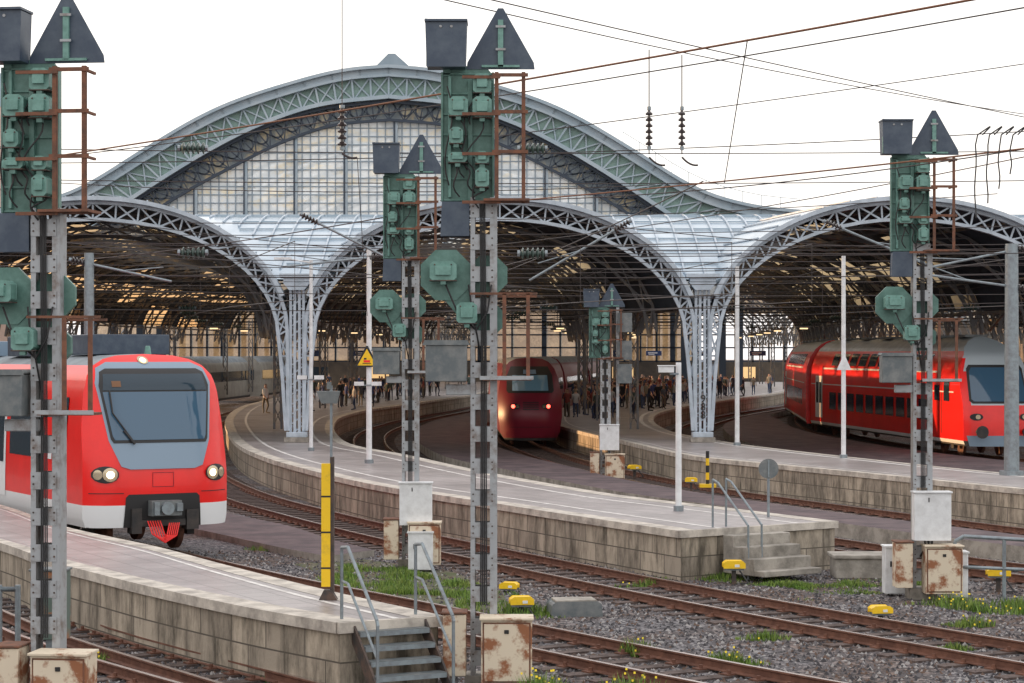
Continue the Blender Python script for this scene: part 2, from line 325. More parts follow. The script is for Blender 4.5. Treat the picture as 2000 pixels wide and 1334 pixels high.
platform([(34,195),(18.6,151),(13,128),(11.1,112),(10.7,97),(11.6,87),(13,80),(15.4,71),(18.2,62.5),(22,53)],
         [(34,195),(18.9,150),(16.2,130),(15.3,114),(15.7,101),(17.2,88),(20.2,76),(24,65),(29,55)],.25,'low dark asphalt service platform between two tracks',coping=False,topm=ASPH,wallm=CONC,name='service_platform')
platform([(-.5,170),(-3,146),(-4.7,131),(-5.1,115),(-4.4,100),(-3.1,88),(-2,82),(-.2,75.5),(1.5,69),(3.5,62.5),(6,56.5),(8.2,51),(10.3,46.3),(13,42)],
         [(2,170),(0.4,146),(-1.2,131),(-1.6,115),(-1.3,100),(.5,86),(2.3,76.5),(3.2,71.5),(5,64.5),(7.8,56.5),(10,51.5),(12.4,46.3),(15,42)],.22,'low dark asphalt service strip beside the tracks',coping=False,topm=ASPH,wallm=CONC,name='service_platform')
platform([(-13.5,67),(-9.7,56.5),(-6.9,50.9),(-5.2,47.6),(-3.9,45.4)],[(-11.5,70),(-8.6,60),(-5.6,53.5),(-4.2,49.6),(-3,46.8)],.02,'low dark asphalt crossing between two tracks',coping=False,topm=ASPH,wallm=CONC,name='service_platform')
t=thing('concrete_stairs',(4.75,42.6,0),rz=.62,label='weathered concrete steps at the platform end',cat='stairs')
b=MB()
for i in range(4): b.box((0,-.15-.3*i,.37-.105*i+0),(1.5,.3,.74-.21*i),CONC)
ob('step_flight',b,parent=t,bevel=.012)
def pipe_rail(parent,pts,posts,r=.028,mt=GALV):
    b=MB(); b.tube(pts,r,mt,8)
    for p,z0 in posts: b.cyl((p[0],p[1],z0),p,r,mt,8)
    return ob('handrail',b,parent=parent)
hr=thing('stair_handrail',(4.35,42.7,0),rz=.62,label='grey pipe handrails beside the concrete steps',cat='handrail')
for x in(-.35,.0): pipe_rail(hr,[(x,.15,1.8),(x,0,1.75),(x,-.9,.95)],[((x,.15,1.8),.85),((x,-.9,.95),-.1)],.022)
t=thing('metal_stairs',(-1.6,27.88,0),rz=.49,label='dark steel stairs with pipe handrails at the platform end',cat='stairs')
for i in range(5):
    b=MB(); b.box((0,-.1-.17*i,.72-.17*i),(.98,.2,.035),GREYBOX); b.box((0,-.2-.17*i,.70-.17*i),(.98,.012,.06),GALV); ob('tread',b,parent=t)
for x in(-.51,.51):
    b=MB(); b.beam((x,.05,.78),(x,-.9,-.13),.03,.2,MDARK); ob('stringer',b,parent=t)
for x in(-.53,.53): pipe_rail(t,[(x,.3,1.78),(x,.1,1.8),(x,-.8,.95),(x,-.83,.88)],[((x,.3,1.78),.8),((x,-.82,.9),-.12)],.023); pipe_rail(t,[(x,.3,1.35),(x,.1,1.33),(x,-.8,.48)],[],.018)
# ---------------------------------------------------------------- canopies
ROWS=[(83.5,0),(95,-2.0),(107,-3.0),(119,-3.5),(131,-3.2),(144,-2.2),(158,-.8),(174,1)]
CX=[-40,-24.2,-8.34,7.39,23.1,39]
def arch_mesh(hs,mt,detail,th,legs=True):
    b=MB(); n=26 if detail else 14; U=[];L=[]
    k=hs/7.86
    for i in range(n+1):
        a=math.pi*i/n; U.append((-7.55*k*math.cos(a),0,5.2+4.95*math.sin(a))); L.append((-7.2*k*math.cos(a),0,5.0+4.5*math.sin(a)))
    if legs:
        U=[(-7.6*k,0,1.3),(-7.58*k,0,2.2),(-7.57*k,0,3.2),(-7.56*k,0,4.2)]+U+[(7.56*k,0,4.2),(7.57*k,0,3.2),(7.58*k,0,2.2),(7.6*k,0,1.3)]
        L=[(-7.5*k,0,1.3),(-7.44*k,0,2.2),(-7.38*k,0,3.2),(-7.29*k,0,4.2)]+L+[(7.29*k,0,4.2),(7.38*k,0,3.2),(7.44*k,0,2.2),(7.5*k,0,1.3)]
    for P in(U,L):
        for a,c in zip(P,P[1:]): b.beam(a,c,th,.28 if detail else .16,mt)
    for i in range(len(U)-1):
        b.beam(U[i],L[i+1],th*.5,.07,mt); b.beam(L[i],U[i+1],th*.5,.07,mt)
        if detail: b.beam(U[i],L[i],th*.5,.1,mt)
    return b
def column(x,y,front):
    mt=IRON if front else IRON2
    t=thing('canopy_column',(x,y,H if front else 0),label='pale blue-grey riveted lattice column carrying the canopy arches' if front else 'dark iron lattice column inside the station',cat='column',group='canopy columns'); h=0 if front else H
    b=MB()
    for sx in((-.25,-.09,.09,.25) if front else (-.16,.16)): b.box((sx,0,h+3.2),(.1,.16,6.2),mt)
    for i in range(16 if front else 8):
        s=.38 if front else .76; z=h+.3+i*s; wv=.25 if front else .16
        b.beam((-wv,-.05,z),(wv,-.05,z+s),.04,.03,mt); b.beam((wv,.05,z),(-wv,.05,z+s),.04,.03,mt)
    ob('shaft',b,parent=t)
    if front:
        b=MB(); b.box((0,0,.1),(.95,.8,.2),CONC); b.box((0,0,.3),(.8,.65,.2),mt); ob('base',b,parent=t,bevel=.02)
        b=MB(); b.box((0,0,6.45),(1.3,.9,.16),mt); b.box((0,0,6.3),(1.0,.7,.14),mt); b.prism([(-.3,5.9),(.3,5.9),(.55,6.22),(-.55,6.22)],-.3,.3,mt); ob('capital',b,parent=t)
    return t
AL='dark iron lattice arch under the station roof'
for ri,(y,dx) in enumerate(ROWS):
    for i,x in enumerate(CX):
        if ri==0 and abs(x)>30: continue
        if i==0: continue
        column(x+dx,y,ri==0)
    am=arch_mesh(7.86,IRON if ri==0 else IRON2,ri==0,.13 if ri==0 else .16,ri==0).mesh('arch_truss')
    for i in range(1,5):
        cx=(CX[i]+CX[i+1])/2+dx
        if ri==0 and i in(0,4): continue
        ob('arch_truss',am,loc=(cx,y,0),label='pale riveted iron lattice arch at the canopy front' if ri==0 else AL,cat='arch',group='canopy arches')
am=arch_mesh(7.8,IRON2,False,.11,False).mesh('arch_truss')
for (y0,d0),(y1,d1) in zip(ROWS,ROWS[1:]):
    for i in range(1,5):
        for f_ in((.33,.67) if y0>84 else (.5,)):
            cx=(CX[i]+CX[i+1])/2+d0+(d1-d0)*f_; ob('arch_truss',am,loc=(cx,y0+(y1-y0)*f_,0),label=AL,cat='arch',group='canopy arches')
for y in(186,193,200,208,216,225,234,244,254):
    for i in range(1,6):
        x=CX[i]+1+(y-174)*.05
        if y in(186,200,216,234,254): column(x,y,False)
        if i<5: ob('arch_truss',am,loc=(x+7.9,y,0),label=AL,cat='arch',group='canopy arches')
for i in range(1,6):
    b=MB()
    for (y0,d0),(y1,d1) in zip(ROWS,ROWS[1:]):
        x0,x1=CX[i]+d0,CX[i]+d1; m=8
        for k in range(m):
            a0,a1=k/m,(k+1)/m; f=lambda a,z:(x0+(x1-x0)*a,y0+(y1-y0)*a,z)
            ar=lambda a:5.3+1.1*math.sin(math.pi*a)**.5
            b.beam(f(a0,6.9),f(a1,6.9),.12,.1,IRON2); b.beam(f(a0,ar(a0)),f(a1,ar(a1)),.1,.08,IRON2); b.beam(f(a0,ar(a0)),f(a1,6.9),.05,.05,IRON2); b.beam(f(a0,6.9),f(a1,ar(a1)),.05,.05,IRON2)
    ob('lattice_girder',b,label='dark iron lattice girder running along the column row',cat='girder',group='lattice girders')
tb=MB()
for k in range(12):
    x0,x1=-5.4+k*.9,-5.4+(k+1)*.9; tb.beam((x0,0,7.9),(x1,0,7.9),.08,.08,IRON2); tb.beam((x0,0,7.35),(x1,0,7.35),.08,.08,IRON2); tb.beam((x0,0,7.9 if k%2 else 7.35),(x1,0,7.35 if k%2 else 7.9),.05,.05,IRON2)
tbm=tb.mesh('tie_truss')
for ri,(y,dx) in enumerate(ROWS[2:]):
    for i in range(1,5): ob('tie_truss',tbm,loc=((CX[i]+CX[i+1])/2+dx,y+.3,0),label='dark trussed tie beam across the station vault',cat='truss',group='tie trusses')
for i in(1,2,3):
    cx=(CX[i]+CX[i+1])/2; b=MB(); P=[(7.62*math.sin(R(a)),0,5.3+5.0*math.cos(R(a))) for a in np.linspace(-76,76,40)]
    for a,c in zip(P,P[1:]): b.beam(a,c,.16,.5,IRON)
    ob('canopy_fascia',b,loc=(cx,83.2,0),label='pale curved gutter fascia along the arch top',cat='fascia',group='canopy fascias')
for i in range(1,5):
    cx=(CX[i]+CX[i+1])/2; b=MB(); lin=MB()
    for ry,((y0,d0),(y1,d1)) in enumerate(zip(ROWS,ROWS[1:])):
        A=[R(a) for a in np.linspace(-80,80,21)]
        for j,(a,c) in enumerate(zip(A,A[1:])):
            if y0>84 and j in(9,10): 
                continue
            m_=3 if ry else 1
            for h_ in range(m_):
                ya,yb=y0+(y1-y0)*h_/m_,y0+(y1-y0)*(h_+1)/m_; da,db_=d0+(d1-d0)*h_/m_,d0+(d1-d0)*(h_+1)/m_
                q=[(cx+dd+7.65*math.sin(t_),yy,5.4+4.98*math.cos(t_)) for t_,yy,dd in((a,ya,da),(c,ya,da),(c,yb,db_),(a,yb,db_))]
                b.face(q,(GLAZE if not 6<j<13 else ROOFD) if ry==0 else AMBER if (j in(3,8,11,16) or random.random()<.18) else ROOFD)  # amber panels scatter imitated golden light over the dark roof
            if ry==0:
                b.beam((q[0][0],q[0][1],q[0][2]+.04),(q[3][0],q[3][1],q[3][2]+.04),.06,.05,IRON)
                lin.face([(cx+dd+7.6*math.sin(t_),yy,5.3+4.94*math.cos(t_)) for t_,yy,dd in((a,y0,d0),(c,y0,d0),(c,y1,d1),(a,y1,d1))],ROOFD)  # added dark sheet imitating the shade under the glazed front bay
        for a in A[::2]:
            b.beam((cx+d0+7.45*math.sin(a),y0,5.25+4.85*math.cos(a)),(cx+d1+7.45*math.sin(a),y1,5.25+4.85*math.cos(a)),.1,.1,IRON2)
    o=ob('canopy_roof',b,label='barrel roof over the tracks with glazed front and skylight gaps',cat='roof',group='canopy roofs'); ob('roof_and_shade_lining',lin,parent=o)
b=MB(); rb=MB(); ln=MB()
def vt(y): return 7.2+3.25*math.sin(math.pi/2*min(1,(y-84.2)/13))
def lv(x):
    u=min(abs(x-(CX[i]+CX[i+1])/2) for i in range(5)); return 5.5+5.05*math.sqrt(max(0,1-(u/7.75)**2))
xs=np.arange(-30,38.1,.5); ys=np.linspace(84.2,97.2,25)
for x0,x1 in zip(xs,xs[1:]):
    for y0,y1 in zip(ys,ys[1:]):
        if max(vt(y0),vt(y1))<min(lv(x0),lv(x1))-.25: continue
        b.face([(x0,y0,vt(y0)),(x1,y0,vt(y0)),(x1,y1,vt(y1)),(x0,y1,vt(y1))],GLAZE)
        ln.face([(x0,y0,vt(y0)-.08),(x1,y0,vt(y0)-.08),(x1,y1,vt(y1)-.08),(x0,y1,vt(y1)-.08)],ROOFD)  # dark sheet added below the glass to imitate shade underneath
for x0 in np.arange(-30,38,.8):
    for y0,y1 in zip(ys,ys[1:]):
        if vt(y0)>lv(x0): rb.beam((x0,y0,vt(y0)+.05),(x0,y1,vt(y1)+.05),.07,.07,IRON)
for y0 in ys[::3]:
    for x0,x1 in zip(xs,xs[1:]):
        if vt(y0)>lv(x0): rb.beam((x0,y0,vt(y0)+.05),(x1,y0,vt(y0)+.05),.06,.06,HGREY)
t=thing('glass_vault',(0,84,7),label='pale blue glazed cross vault filling the canopy valleys',cat='glass roof')
for nm,m in(('glazing',b),('glazing_bar',rb),('roof_and_shade_lining',ln)):
    o=ob(nm,m,parent=t); o.location=(0,-84,-7)
# ---------------------------------------------------------------- main hall
hx=-10.9; hy=191
def mir(P): return [(-x,z) for x,z in P[:0:-1]]+P
OUT=[(0,29.6),(3.5,29.3),(7,28.55),(12.7,26.8),(16.8,25.0),(21.4,22.3),(25.9,19.5),(29,18.1),(32.7,17.2),(36.4,16.8),(38,16.7)]
def smooth(P,n): 
    Q=cr([(x,z) for x,z in P],-n); return [(p.x,p.y) for p in Q]
OUTm=smooth(OUT,48)
def inset(P,d):
    o=[]
    for i,p in enumerate(P):
        a=Vector(P[max(0,i-1)]);c=Vector(P[min(len(P)-1,i+1)]); t_=(c-a).normalized(); o.append((p[0]+t_.y*d,p[1]-t_.x*d))
    o[0]=(0,o[0][1]); return o
C1=inset(OUTm,.75); 
MID=smooth([(0,27.0),(6,26.3),(11,24.7),(15.5,22.5),(20,19.8),(25,16.5),(30,13.3),(33,11)],48)
GL=smooth([(0,25.0),(5,24.5),(9.5,23.0),(13.6,21.0),(17.7,18.8),(21.8,16.3),(26,13.4),(29,11)],48)
hall=thing('station_hall',(hx,hy,0),label='great glazed train hall with green lattice arch front',cat='station building')
def band(b,P,Q,y,mt):
    P=mir(P);Q=mir(Q)
    for i in range(len(P)-1): b.face([(P[i][0],y,P[i][1]),(P[i+1][0],y,P[i+1][1]),(Q[i+1][0],y,Q[i+1][1]),(Q[i][0],y,Q[i][1])],mt)
b=MB(); band(b,OUTm,C1,-1.2,HGREY)
P=mir(OUTm)
for i in range(len(P)-1):
    b.beam((P[i][0],-1.3,P[i][1]),(P[i+1][0],-1.3,P[i+1][1]),.28,.8,HGREY)
    if i%3==0:
        q=mir(C1)[i]; b.beam((P[i][0],-1.25,P[i][1]),(q[0],-1.25,q[1]),.12,.12,ROOFG)
P=mir(C1)
for i in range(len(P)-1): b.beam((P[i][0],-1.1,P[i][1]),(P[i+1][0],-1.1,P[i+1][1]),.22,.5,HGREY)
ob('cornice',b,parent=hall)
b=MB(); band(b,C1,MID,-.6,HGREEN)
PC=mir(C1);PM=mir(MID)
for i in range(0,len(PC)-2,2):
    j=i+2
    b.beam((PC[i][0],-.75,PC[i][1]),(PM[j][0],-.75,PM[j][1]),.12,.12,HGREY); b.beam((PM[i][0],-.82,PM[i][1]),(PC[j][0],-.82,PC[j][1]),.12,.12,HGREY); b.beam((PC[i][0],-.9,PC[i][1]),(PM[i][0],-.9,PM[i][1]),.16,.12,HGREY)
for i in range(len(PM)-1): b.beam((PM[i][0],-.8,PM[i][1]),(PM[i+1][0],-.8,PM[i+1][1]),.34,.5,HGREY)
ob('lattice_arch',b,parent=hall)
b=MB(); PG=mir(GL)
for i in range(len(PG)-1): b.beam((PG[i][0],-.3,PG[i][1]),(PG[i+1][0],-.3,PG[i+1][1]),.24,.4,HDARK); b.beam((PM[i][0],-.3,PM[i][1]-.35),(PM[i+1][0],-.3,PM[i+1][1]-.35),.26,.4,HDARK)
for i in range(0,len(PM)-2,2):
    a=Vector((PM[i][0],PM[i][1]));c=Vector((PG[i][0],PG[i][1])); m=(a+c)/2; r=.56
    for k in range(10):
        t0_,t1_=2*math.pi*k/10,2*math.pi*(k+1)/10
        b.beam((m.x+r*math.cos(t0_),-.3,m.y+r*math.sin(t0_)),(m.x+r*math.cos(t1_),-.3,m.y+r*math.sin(t1_)),.15,.12,HDARK)
    b.beam((a.x,-.3,a.y),(c.x,-.3,c.y),.12,.12,HDARK); 
    a2=Vector((PM[i+2][0],PM[i+2][1]));c2=Vector((PG[i+2][0],PG[i+2][1]))
    b.beam((a.x,-.3,a.y),(c2.x,-.3,c2.y),.1,.12,HDARK); b.beam((c.x,-.3,c.y),(a2.x,-.3,a2.y),.1,.12,HDARK)
ob('ornament_arch',b,parent=hall)
b=MB()
for i in range(len(PG)-1): b.face([(PG[i][0],.3,PG[i][1]),(PG[i+1][0],.3,PG[i+1][1]),(PG[i+1][0],.3,11),(PG[i][0],.3,11)],HGLASS)
HBACK=M('ornament_backing_light',(.3,.36,.4),.5,c2=(.85,.72,.48),sc=.6,lo=.5,hi=.62)  # warm second tone paints light showing behind the ornament
for i in range(len(PG)-1): b.face([(PG[i][0],.3,PG[i][1]),(PG[i+1][0],.3,PG[i+1][1]),(PM[i+1][0],.3,PM[i+1][1]),(PM[i][0],.3,PM[i][1])],HBACK)
ob('glazing',b,parent=hall)
def gz(x): 
    return float(np.interp(abs(x),[p[0] for p in GL],[p[1] for p in GL]))
HBAR=M('hall_bar',(.26,.33,.4),.5)
b=MB()
for x in np.arange(-27,27.1,.74):
    b.beam((x,.22,11),(x,.22,gz(x)),.09,.06,HBAR)
for z in np.arange(11,24.7,.74):
    xm=max([p[0] for p in GL if p[1]>=z] or [0]); b.beam((-xm,.24,z),(xm,.24,z),.09,.06,HBAR)
ob('glazing_bar',b,parent=hall)
for k in range(-6,7):
    b=MB(); x=k*4.45+.6; b.box((x,-.05,(11+gz(x))/2),(.3,.4,gz(x)-11),HGREY); b.box((x-.12,-.3,(11+gz(x))/2),(.12,.1,gz(x)-11),HDARK); ob('mullion',b,parent=hall)
b=MB(); b.box((0,-.1,10.8),(60,.8,.9),HGREY); ob('transom',b,parent=hall)
b=MB(); P=mir(OUTm); nP=len(P)-1
for i in range(nP):
    mid=abs(P[i][0]+P[i+1][0])/2
    b.face([(P[i][0],-1,P[i][1]),(P[i+1][0],-1,P[i+1][1]),(P[i+1][0],5,P[i+1][1]),(P[i][0],5,P[i][1])],ROOFG)
    for y0 in range(5,229,8):
        m=SKYL if (mid<20 and (y0//8)%3!=0) else ROOFG
        b.face([(P[i][0],y0,P[i][1]),(P[i+1][0],y0,P[i+1][1]),(P[i+1][0],y0+8,P[i+1][1]),(P[i][0],y0+8,P[i][1])],m)
b.prism([(-3.4,29.2),(3.4,29.2),(2.2,29.6),(.4,31.2),(-.2,31.2),(-1.6,29.8)],2,225,ROOFG)
ob('roof',b,parent=hall)
P2=PM
for y in range(9,228,16):
    b=MB(); P3=P2[::6]
    for a,c in zip(P3,P3[1:]): b.beam((a[0],0,a[1]-.2),(c[0],0,c[1]-.2),.35,.4,HDARK)
    for sx in(-32,32): b.box((sx,0,6),(.7,.9,12),HDARK)
    ob('hall_rib',b,parent=hall,loc=(0,y,0))
b=MB(); P=OUTm[26:47:2]
for a,c in zip(P,P[1:]):
    b.beam((a[0],-1.2,a[1]+1.1),(c[0],-1.2,c[1]+1.1),.05,.05,HGREY); b.beam((a[0],-1.2,a[1]),(a[0],-1.2,a[1]+1.1),.05,.05,HGREY)
ob('roof_railing',b,parent=hall)
CG=M('screen_glazing',(.1,.095,.085),.3,c2=(.75,.6,.38),sc=.5,lo=.45,hi=.62,see=.1,tl=.25,tc_=(.95,.78,.5))
sc_=thing('concourse_screen',(3,268,0),label='dark framed glazed screen across the end of the platforms',cat='glazed screen')
b=MB(); b.box((0,0,1.6),(110,.5,3.2),DARKW); ob('wall',b,parent=sc_)
b=MB(); b.face([(-55,0,3.2),(20,0,3.2),(20,0,12.5),(-55,0,12.5)],CG); b.face([(32,0,3.2),(55,0,3.2),(55,0,12.5),(32,0,12.5)],CG); b.face([(20,0,9.2),(32,0,9.2),(32,0,12.5),(20,0,12.5)],CG); ob('glazing',b,parent=sc_)
b=MB()
for k in range(56): b.box((-55+k*2,-.1,7.9),(.2 if k%4 else .6,.3,9.4),HDARK)
for z in(3.3,5.0,6.6,8.2,9.8,11.4,12.6): b.box((0,-.12,z),(110,.26,.18),HDARK)
for k in range(28):
    b.beam((-55+k*4,-.2,9.8),(-53+k*4,-.2,12.6),.2,.15,HDARK); b.beam((-53+k*4,-.2,12.6),(-51+k*4,-.2,9.8),.2,.15,HDARK)
ob('framework',b,parent=sc_)
for k in range(14):
    b=MB(); b.box((-50+k*7.6,-.3,1.9),(2.6,.06,1.4),M('shop_window_%d'%k,(.8,.6,.3),.4,emit=(1,.62,.28),es=.7) if k%3 else TGLASS); ob('window',b,parent=sc_)
for x,y,w,dp,h,lab in((-48,56,12,98,11,'unseen added building that shades the approach tracks'),(60,230,18,140,8,'long brown building beside the railway station')):
    t=thing('side_or_shading_building',(x,y,0),label=lab,cat='building'); b=MB(); b.box((0,0,h/2),(w,dp,h),DARKW); ob('wall',b,parent=t)  # the left block is added out of frame to keep low sun off the foreground
    wm=MB(); wm.box((0,0,0),(.2,2.2,1.8),TGLASS); wm=wm.mesh('window')
    for k in range(int(dp/8)):
        for fl in range(2): ob('window',wm,parent=t,loc=(math.copysign(w/2,-x),-dp/2+5+k*8,2.5+fl*3.2))
    b=MB(); b.box((0,0,h+.2),(w+1,dp+1,.5),ROOFG); ob('roof',b,parent=t)
t=thing('church_tower',(-48.8,205,0),label='pinkish stone tower with arched windows rising behind the hall',cat='tower'); b=MB()
b.box((0,0,12),(6,6,24),STONE)
for z in(8,14,20,24): b.box((0,0,z),(6.4,6.4,.5),STONE)
ob('wall',b,parent=t)
b=MB(); b.cyl((0,0,24.2),(0,0,27.5),3,STONE,8); b.cyl((0,0,27.5),(0,0,31),3.1,ROOFG,8,.1); ob('turret',b,parent=t)
for z in(11,17,21.5):
    for x in(-2,0,2):
        b=MB(); b.prism([(-.4,-1.1),(.4,-1.1),(.4,.6),(.25,1),(0,1.15),(-.25,1),(-.4,.6)],-.05,.05,HDARK); ob('window',b,parent=t,loc=(x,-3.06,z))
# ---------------------------------------------------------------- signals
def octo(b,x,z,r,y0,y1,mt): b.prism([(x+r*math.cos(R(22.5+45*k)),z+r*math.sin(R(22.5+45*k))) for k in range(8)],y0,y1,mt)
def lamp(par,x,z,w,h):
    b=MB(); b.prism([(x-w/2,z-h/2+.03),(x-w/2+.03,z-h/2),(x+w/2-.03,z-h/2),(x+w/2,z-h/2+.03),(x+w/2,z+h/2-.04),(x+w/2-.05,z+h/2),(x-w/2+.05,z+h/2),(x-w/2,z+h/2-.04)],-.34,-.14,GREEN2)
    b.box((x,-.36,z),(w*.6,.05,h*.5),GREEN2); b.box((x,-.3,z-h/2-.03),(.07,.07,.07),GREEN); b.cyl((x-w*.32,-.35,z+h*.32),(x-w*.32,-.36,z+h*.32),.012,MDARK,6); b.cyl((x+w*.32,-.35,z+h*.32),(x+w*.32,-.36,z+h*.32),.012,MDARK,6); b.box((x,-.24,z-h/2-.01),(w*1.06,.22,.014),MDARK); ob('lamp_housing',b,parent=par,bevel=.01)
def signal(x,y,zt,rz=0,low=True,white=None,cab=True,label=''):
    t=thing('railway_signal',(x,y,0),rz=rz,label=label,cat='railway signal',group='railway signals'); d=zt-8.86; z=lambda v:v+d
    b=MB(); top=z(6.35)
    b.box((-.165,-.05,top/2),(.02,.24,top),MASTW); b.box((.165,-.05,top/2),(.02,.24,top),MAST)
    b.box((.125,-.165,top/2),(.09,.014,top),MAST); b.box((-.145,-.165,top/2),(.06,.014,top),MAST); b.box((-.14,.065,top/2),(.06,.012,top),MASTW); b.box((.14,.065,top/2),(.06,.012,top),MASTW)
    k=.3
    while k<top:
        b.box((-.02,-.177,k),(.31,.01,.2),MAST if int(k*7)%3 else MASTW)
        for xx in(-.14,.11): b.cyl((xx,-.182,k-.04),(xx,-.19,k-.04),.012,MDARK,6); b.cyl((xx,-.182,k+.05),(xx,-.19,k+.05),.012,MDARK,6)
        b.box((-.0,.077,k+.02),(.3,.012,.16),MASTW); k+=.42
    ob('mast',b,parent=t)
    b=MB(); b.box((0,0,-.05),(.5,.5,.24),CONC); ob('footing',b,parent=t)
    b=MB(); b.box((-.215,-.02,z(7.15)),(.7,.06,1.7),GREEN)
    for sx in(-.55,.12): b.box((sx,-.07,z(7.15)),(.03,.06,1.7),GREEN)
    for zz_ in(6.32,6.6,6.9,7.18,7.45,7.72,7.98): b.box((-.215,-.06,z(zz_)),(.66,.04,.03),GREEN)
    b.box((-.18,-.1,z(7.1)),(.06,.08,1.6),GREEN); b.box((-.45,-.08,z(7.15)),(.04,.05,1.6),GREEN2)
    b.prism([(-.5,z(7.98)),(.1,z(7.98)),(.02,z(8.08)),(-.42,z(8.08))],-.05,.02,GREEN)
    ob('signal_screen',b,parent=t,bevel=.006)
    for lx,lz,w,h in((-.02,7.83,.23,.24),(-.02,7.52,.24,.26),(-.33,7.53,.24,.24),(-.36,7.15,.17,.2),(-.34,6.86,.24,.12),(-.02,6.86,.17,.15),(-.02,6.6,.17,.24)): lamp(t,lx,z(lz),w,h)
    b=MB()
    for a0,b0 in(((-.33,7.4),(-.2,6.7)),((-.02,7.38),(-.2,6.8)),((-.36,7.04),(-.24,6.6)),((-.02,7.7),(-.16,7.3)),((-.3,6.8),(-.1,6.4)),((-.2,6.8),(-.05,6.2)),((-.45,6.85),(-.3,6.35)),((.02,6.5),(-.1,6.3)),((-.48,7.8),(-.44,6.5)),((-.1,7.95),(-.22,7.2))):
        P=[]
        for k in range(9):
            s_=k/8; P.append((a0[0]+(b0[0]-a0[0])*s_+.06*math.sin(s_*6),-.22-.06*math.sin(s_*3.14),z(a0[1]+(b0[1]-a0[1])*s_)))
        b.tube(P,.011,CABLE,5)
    for k in range(4): b.tube([(-.05+k*.02,-.2,z(6.3)),(-.03+k*.02,-.21,z(4.5)),(-.04+k*.025,-.2,1)],.009,CABLE,5)
    ob('cable',b,parent=t)
    b=MB(); b.prism([(-.74,z(8.04)),(-.24,z(8.04)),(-.22,z(8.62)),(-.76,z(8.66))],-.38,-.02,SLATE); b.box((-.49,-.2,z(8.64)),(.56,.44,.03),SLATE); b.box((-.49,-.05,z(8.0)),(.1,.06,.1),GREEN); b.cyl((-.42,-.383,z(8.56)),(-.42,-.39,z(8.56)),.02,MAST,8); b.cyl((-.56,-.383,z(8.56)),(-.56,-.39,z(8.56)),.02,MAST,8); b.box((-.74,-.3,z(8.3)),(.02,.1,.5),GREEN); ob('route_indicator',b,parent=t,bevel=.01)
    b=MB(); b.prism([(-.22,z(8.05)),(.66,z(8.05)),(.65,z(8.13)),(.25,z(8.84)),(.19,z(8.84)),(-.21,z(8.13))],-.06,-.04,SLATE); ob('triangle_board',b,parent=t,bevel=.008)
    b=MB(); b.box((.22,-.085,z(8.38)),(.07,.04,.62),GREEN2); b.box((.22,-.09,z(8.08)),(.5,.03,.03),GREEN2); b.box((.22,-.11,z(8.6)),(.13,.02,.03),MAST); b.box((.22,-.11,z(8.3)),(.13,.02,.03),MAST); ob('bracket',b,parent=t)
    b=MB(); X0,X1=.17,.52
    for xx in(X0,X1):
        b.box((xx,-.35,z(7.12)),(.05,.02,1.7),RUST); b.box((xx+.02,-.33,z(7.12)),(.01,.05,1.7),RUST)
    for zz_ in(7.93,7.45,6.93,6.3):
        b.box(((X0+X1)/2,-.36,z(zz_)),(X1-X0+.12,.03,.045),RUST); b.box((X1,-.15,z(zz_)),(.03,.42,.03),RUST); b.box((X0-.2,-.38,z(zz_)-.03),(.5,.03,.04),RUST)
    b.box((.3,-.2,z(6.3)),(.6,.5,.03),RUST)
    ob('access_cage',b,parent=t)
    if low:
        b=MB(); b.prism([(-.56,z(5.85)),(-.2,z(5.85)),(-.2,z(6.28)),(-.54,z(6.28))],-.2,0,SLATE); ob('speed_indicator',b,parent=t,bevel=.01)
        b=MB(); octo(b,-.5,z(5.33),.36,-.08,-.02,GREEN); octo(b,.05,z(5.33),.28,-.03,0.03,GREEN); b.prism([(-.6,z(5.1)),(-.1,z(5.5)),(.12,z(5.1)),(.12,z(4.55)),(-.1,z(4.5))],-.06,-.02,GREEN); octo(b,.03,z(4.75),.25,-.04,.03,GREEN); ob('distant_signal_board',b,parent=t)
        for lx,lz,w,h in((-.53,5.38,.34,.24),(-.22,4.83,.26,.26)): lamp(t,lx,z(lz),w,h)
        b=MB()
        for k in range(3): b.tube([(-.5+.3*k,-.2,z(5.2)),(-.35+.2*k,-.25,z(4.85)),(-.1,-.22,z(4.6)),(-.03,-.2,z(4.2))],.012,CABLE,5)
        ob('cable',b,parent=t)
        b=MB(); b.box((.26,-.3,z(5.08)),(.88,.03,.03),RUST); b.box((.26,-.05,z(5.05)),(.88,.03,.03),RUST)
        for xx in(.27,.58): b.box((xx,-.3,z(4.52)),(.05,.03,1.12),RUST)
        b.box((.3,-.2,z(3.96)),(.65,.4,.03),RUST); b.box((.3,-.4,z(3.98)),(.7,.02,.05),MAST); ob('lower_cage',b,parent=t)
        b=MB(); b.box((-.49,-.18,z(4.17)),(.54,.34,.48),GREYBOX); b.prism([(-.78,z(4.42)),(-.2,z(4.42)),(-.22,z(4.46)),(-.76,z(4.46))],-.38,.02,GREYBOX); b.box((-.3,-.1,z(3.82)),(.4,.1,.14),MAST); ob('equipment_box',b,parent=t,bevel=.012)
    if white:
        z0,z1=white; b=MB(); b.box((.12,-.34,(z0+z1)/2),(.66,.28,z1-z0),WHITE); b.box((.12,-.35,z1+.015),(.7,.32,.03),WHITE); b.box((.05,-.485,z1-.12),(.02,.01,.08),BLACK); ob('junction_cabinet',b,parent=t,bevel=.012)
        b=MB()
        for k in range(3): b.tube([(.0+k*.07,-.32,z0),(.02+k*.05,-.36,z0-.12),(-.06+k*.04,-.25,z0-.3)],.018,CABLE,6)
        ob('cable',b,parent=t)
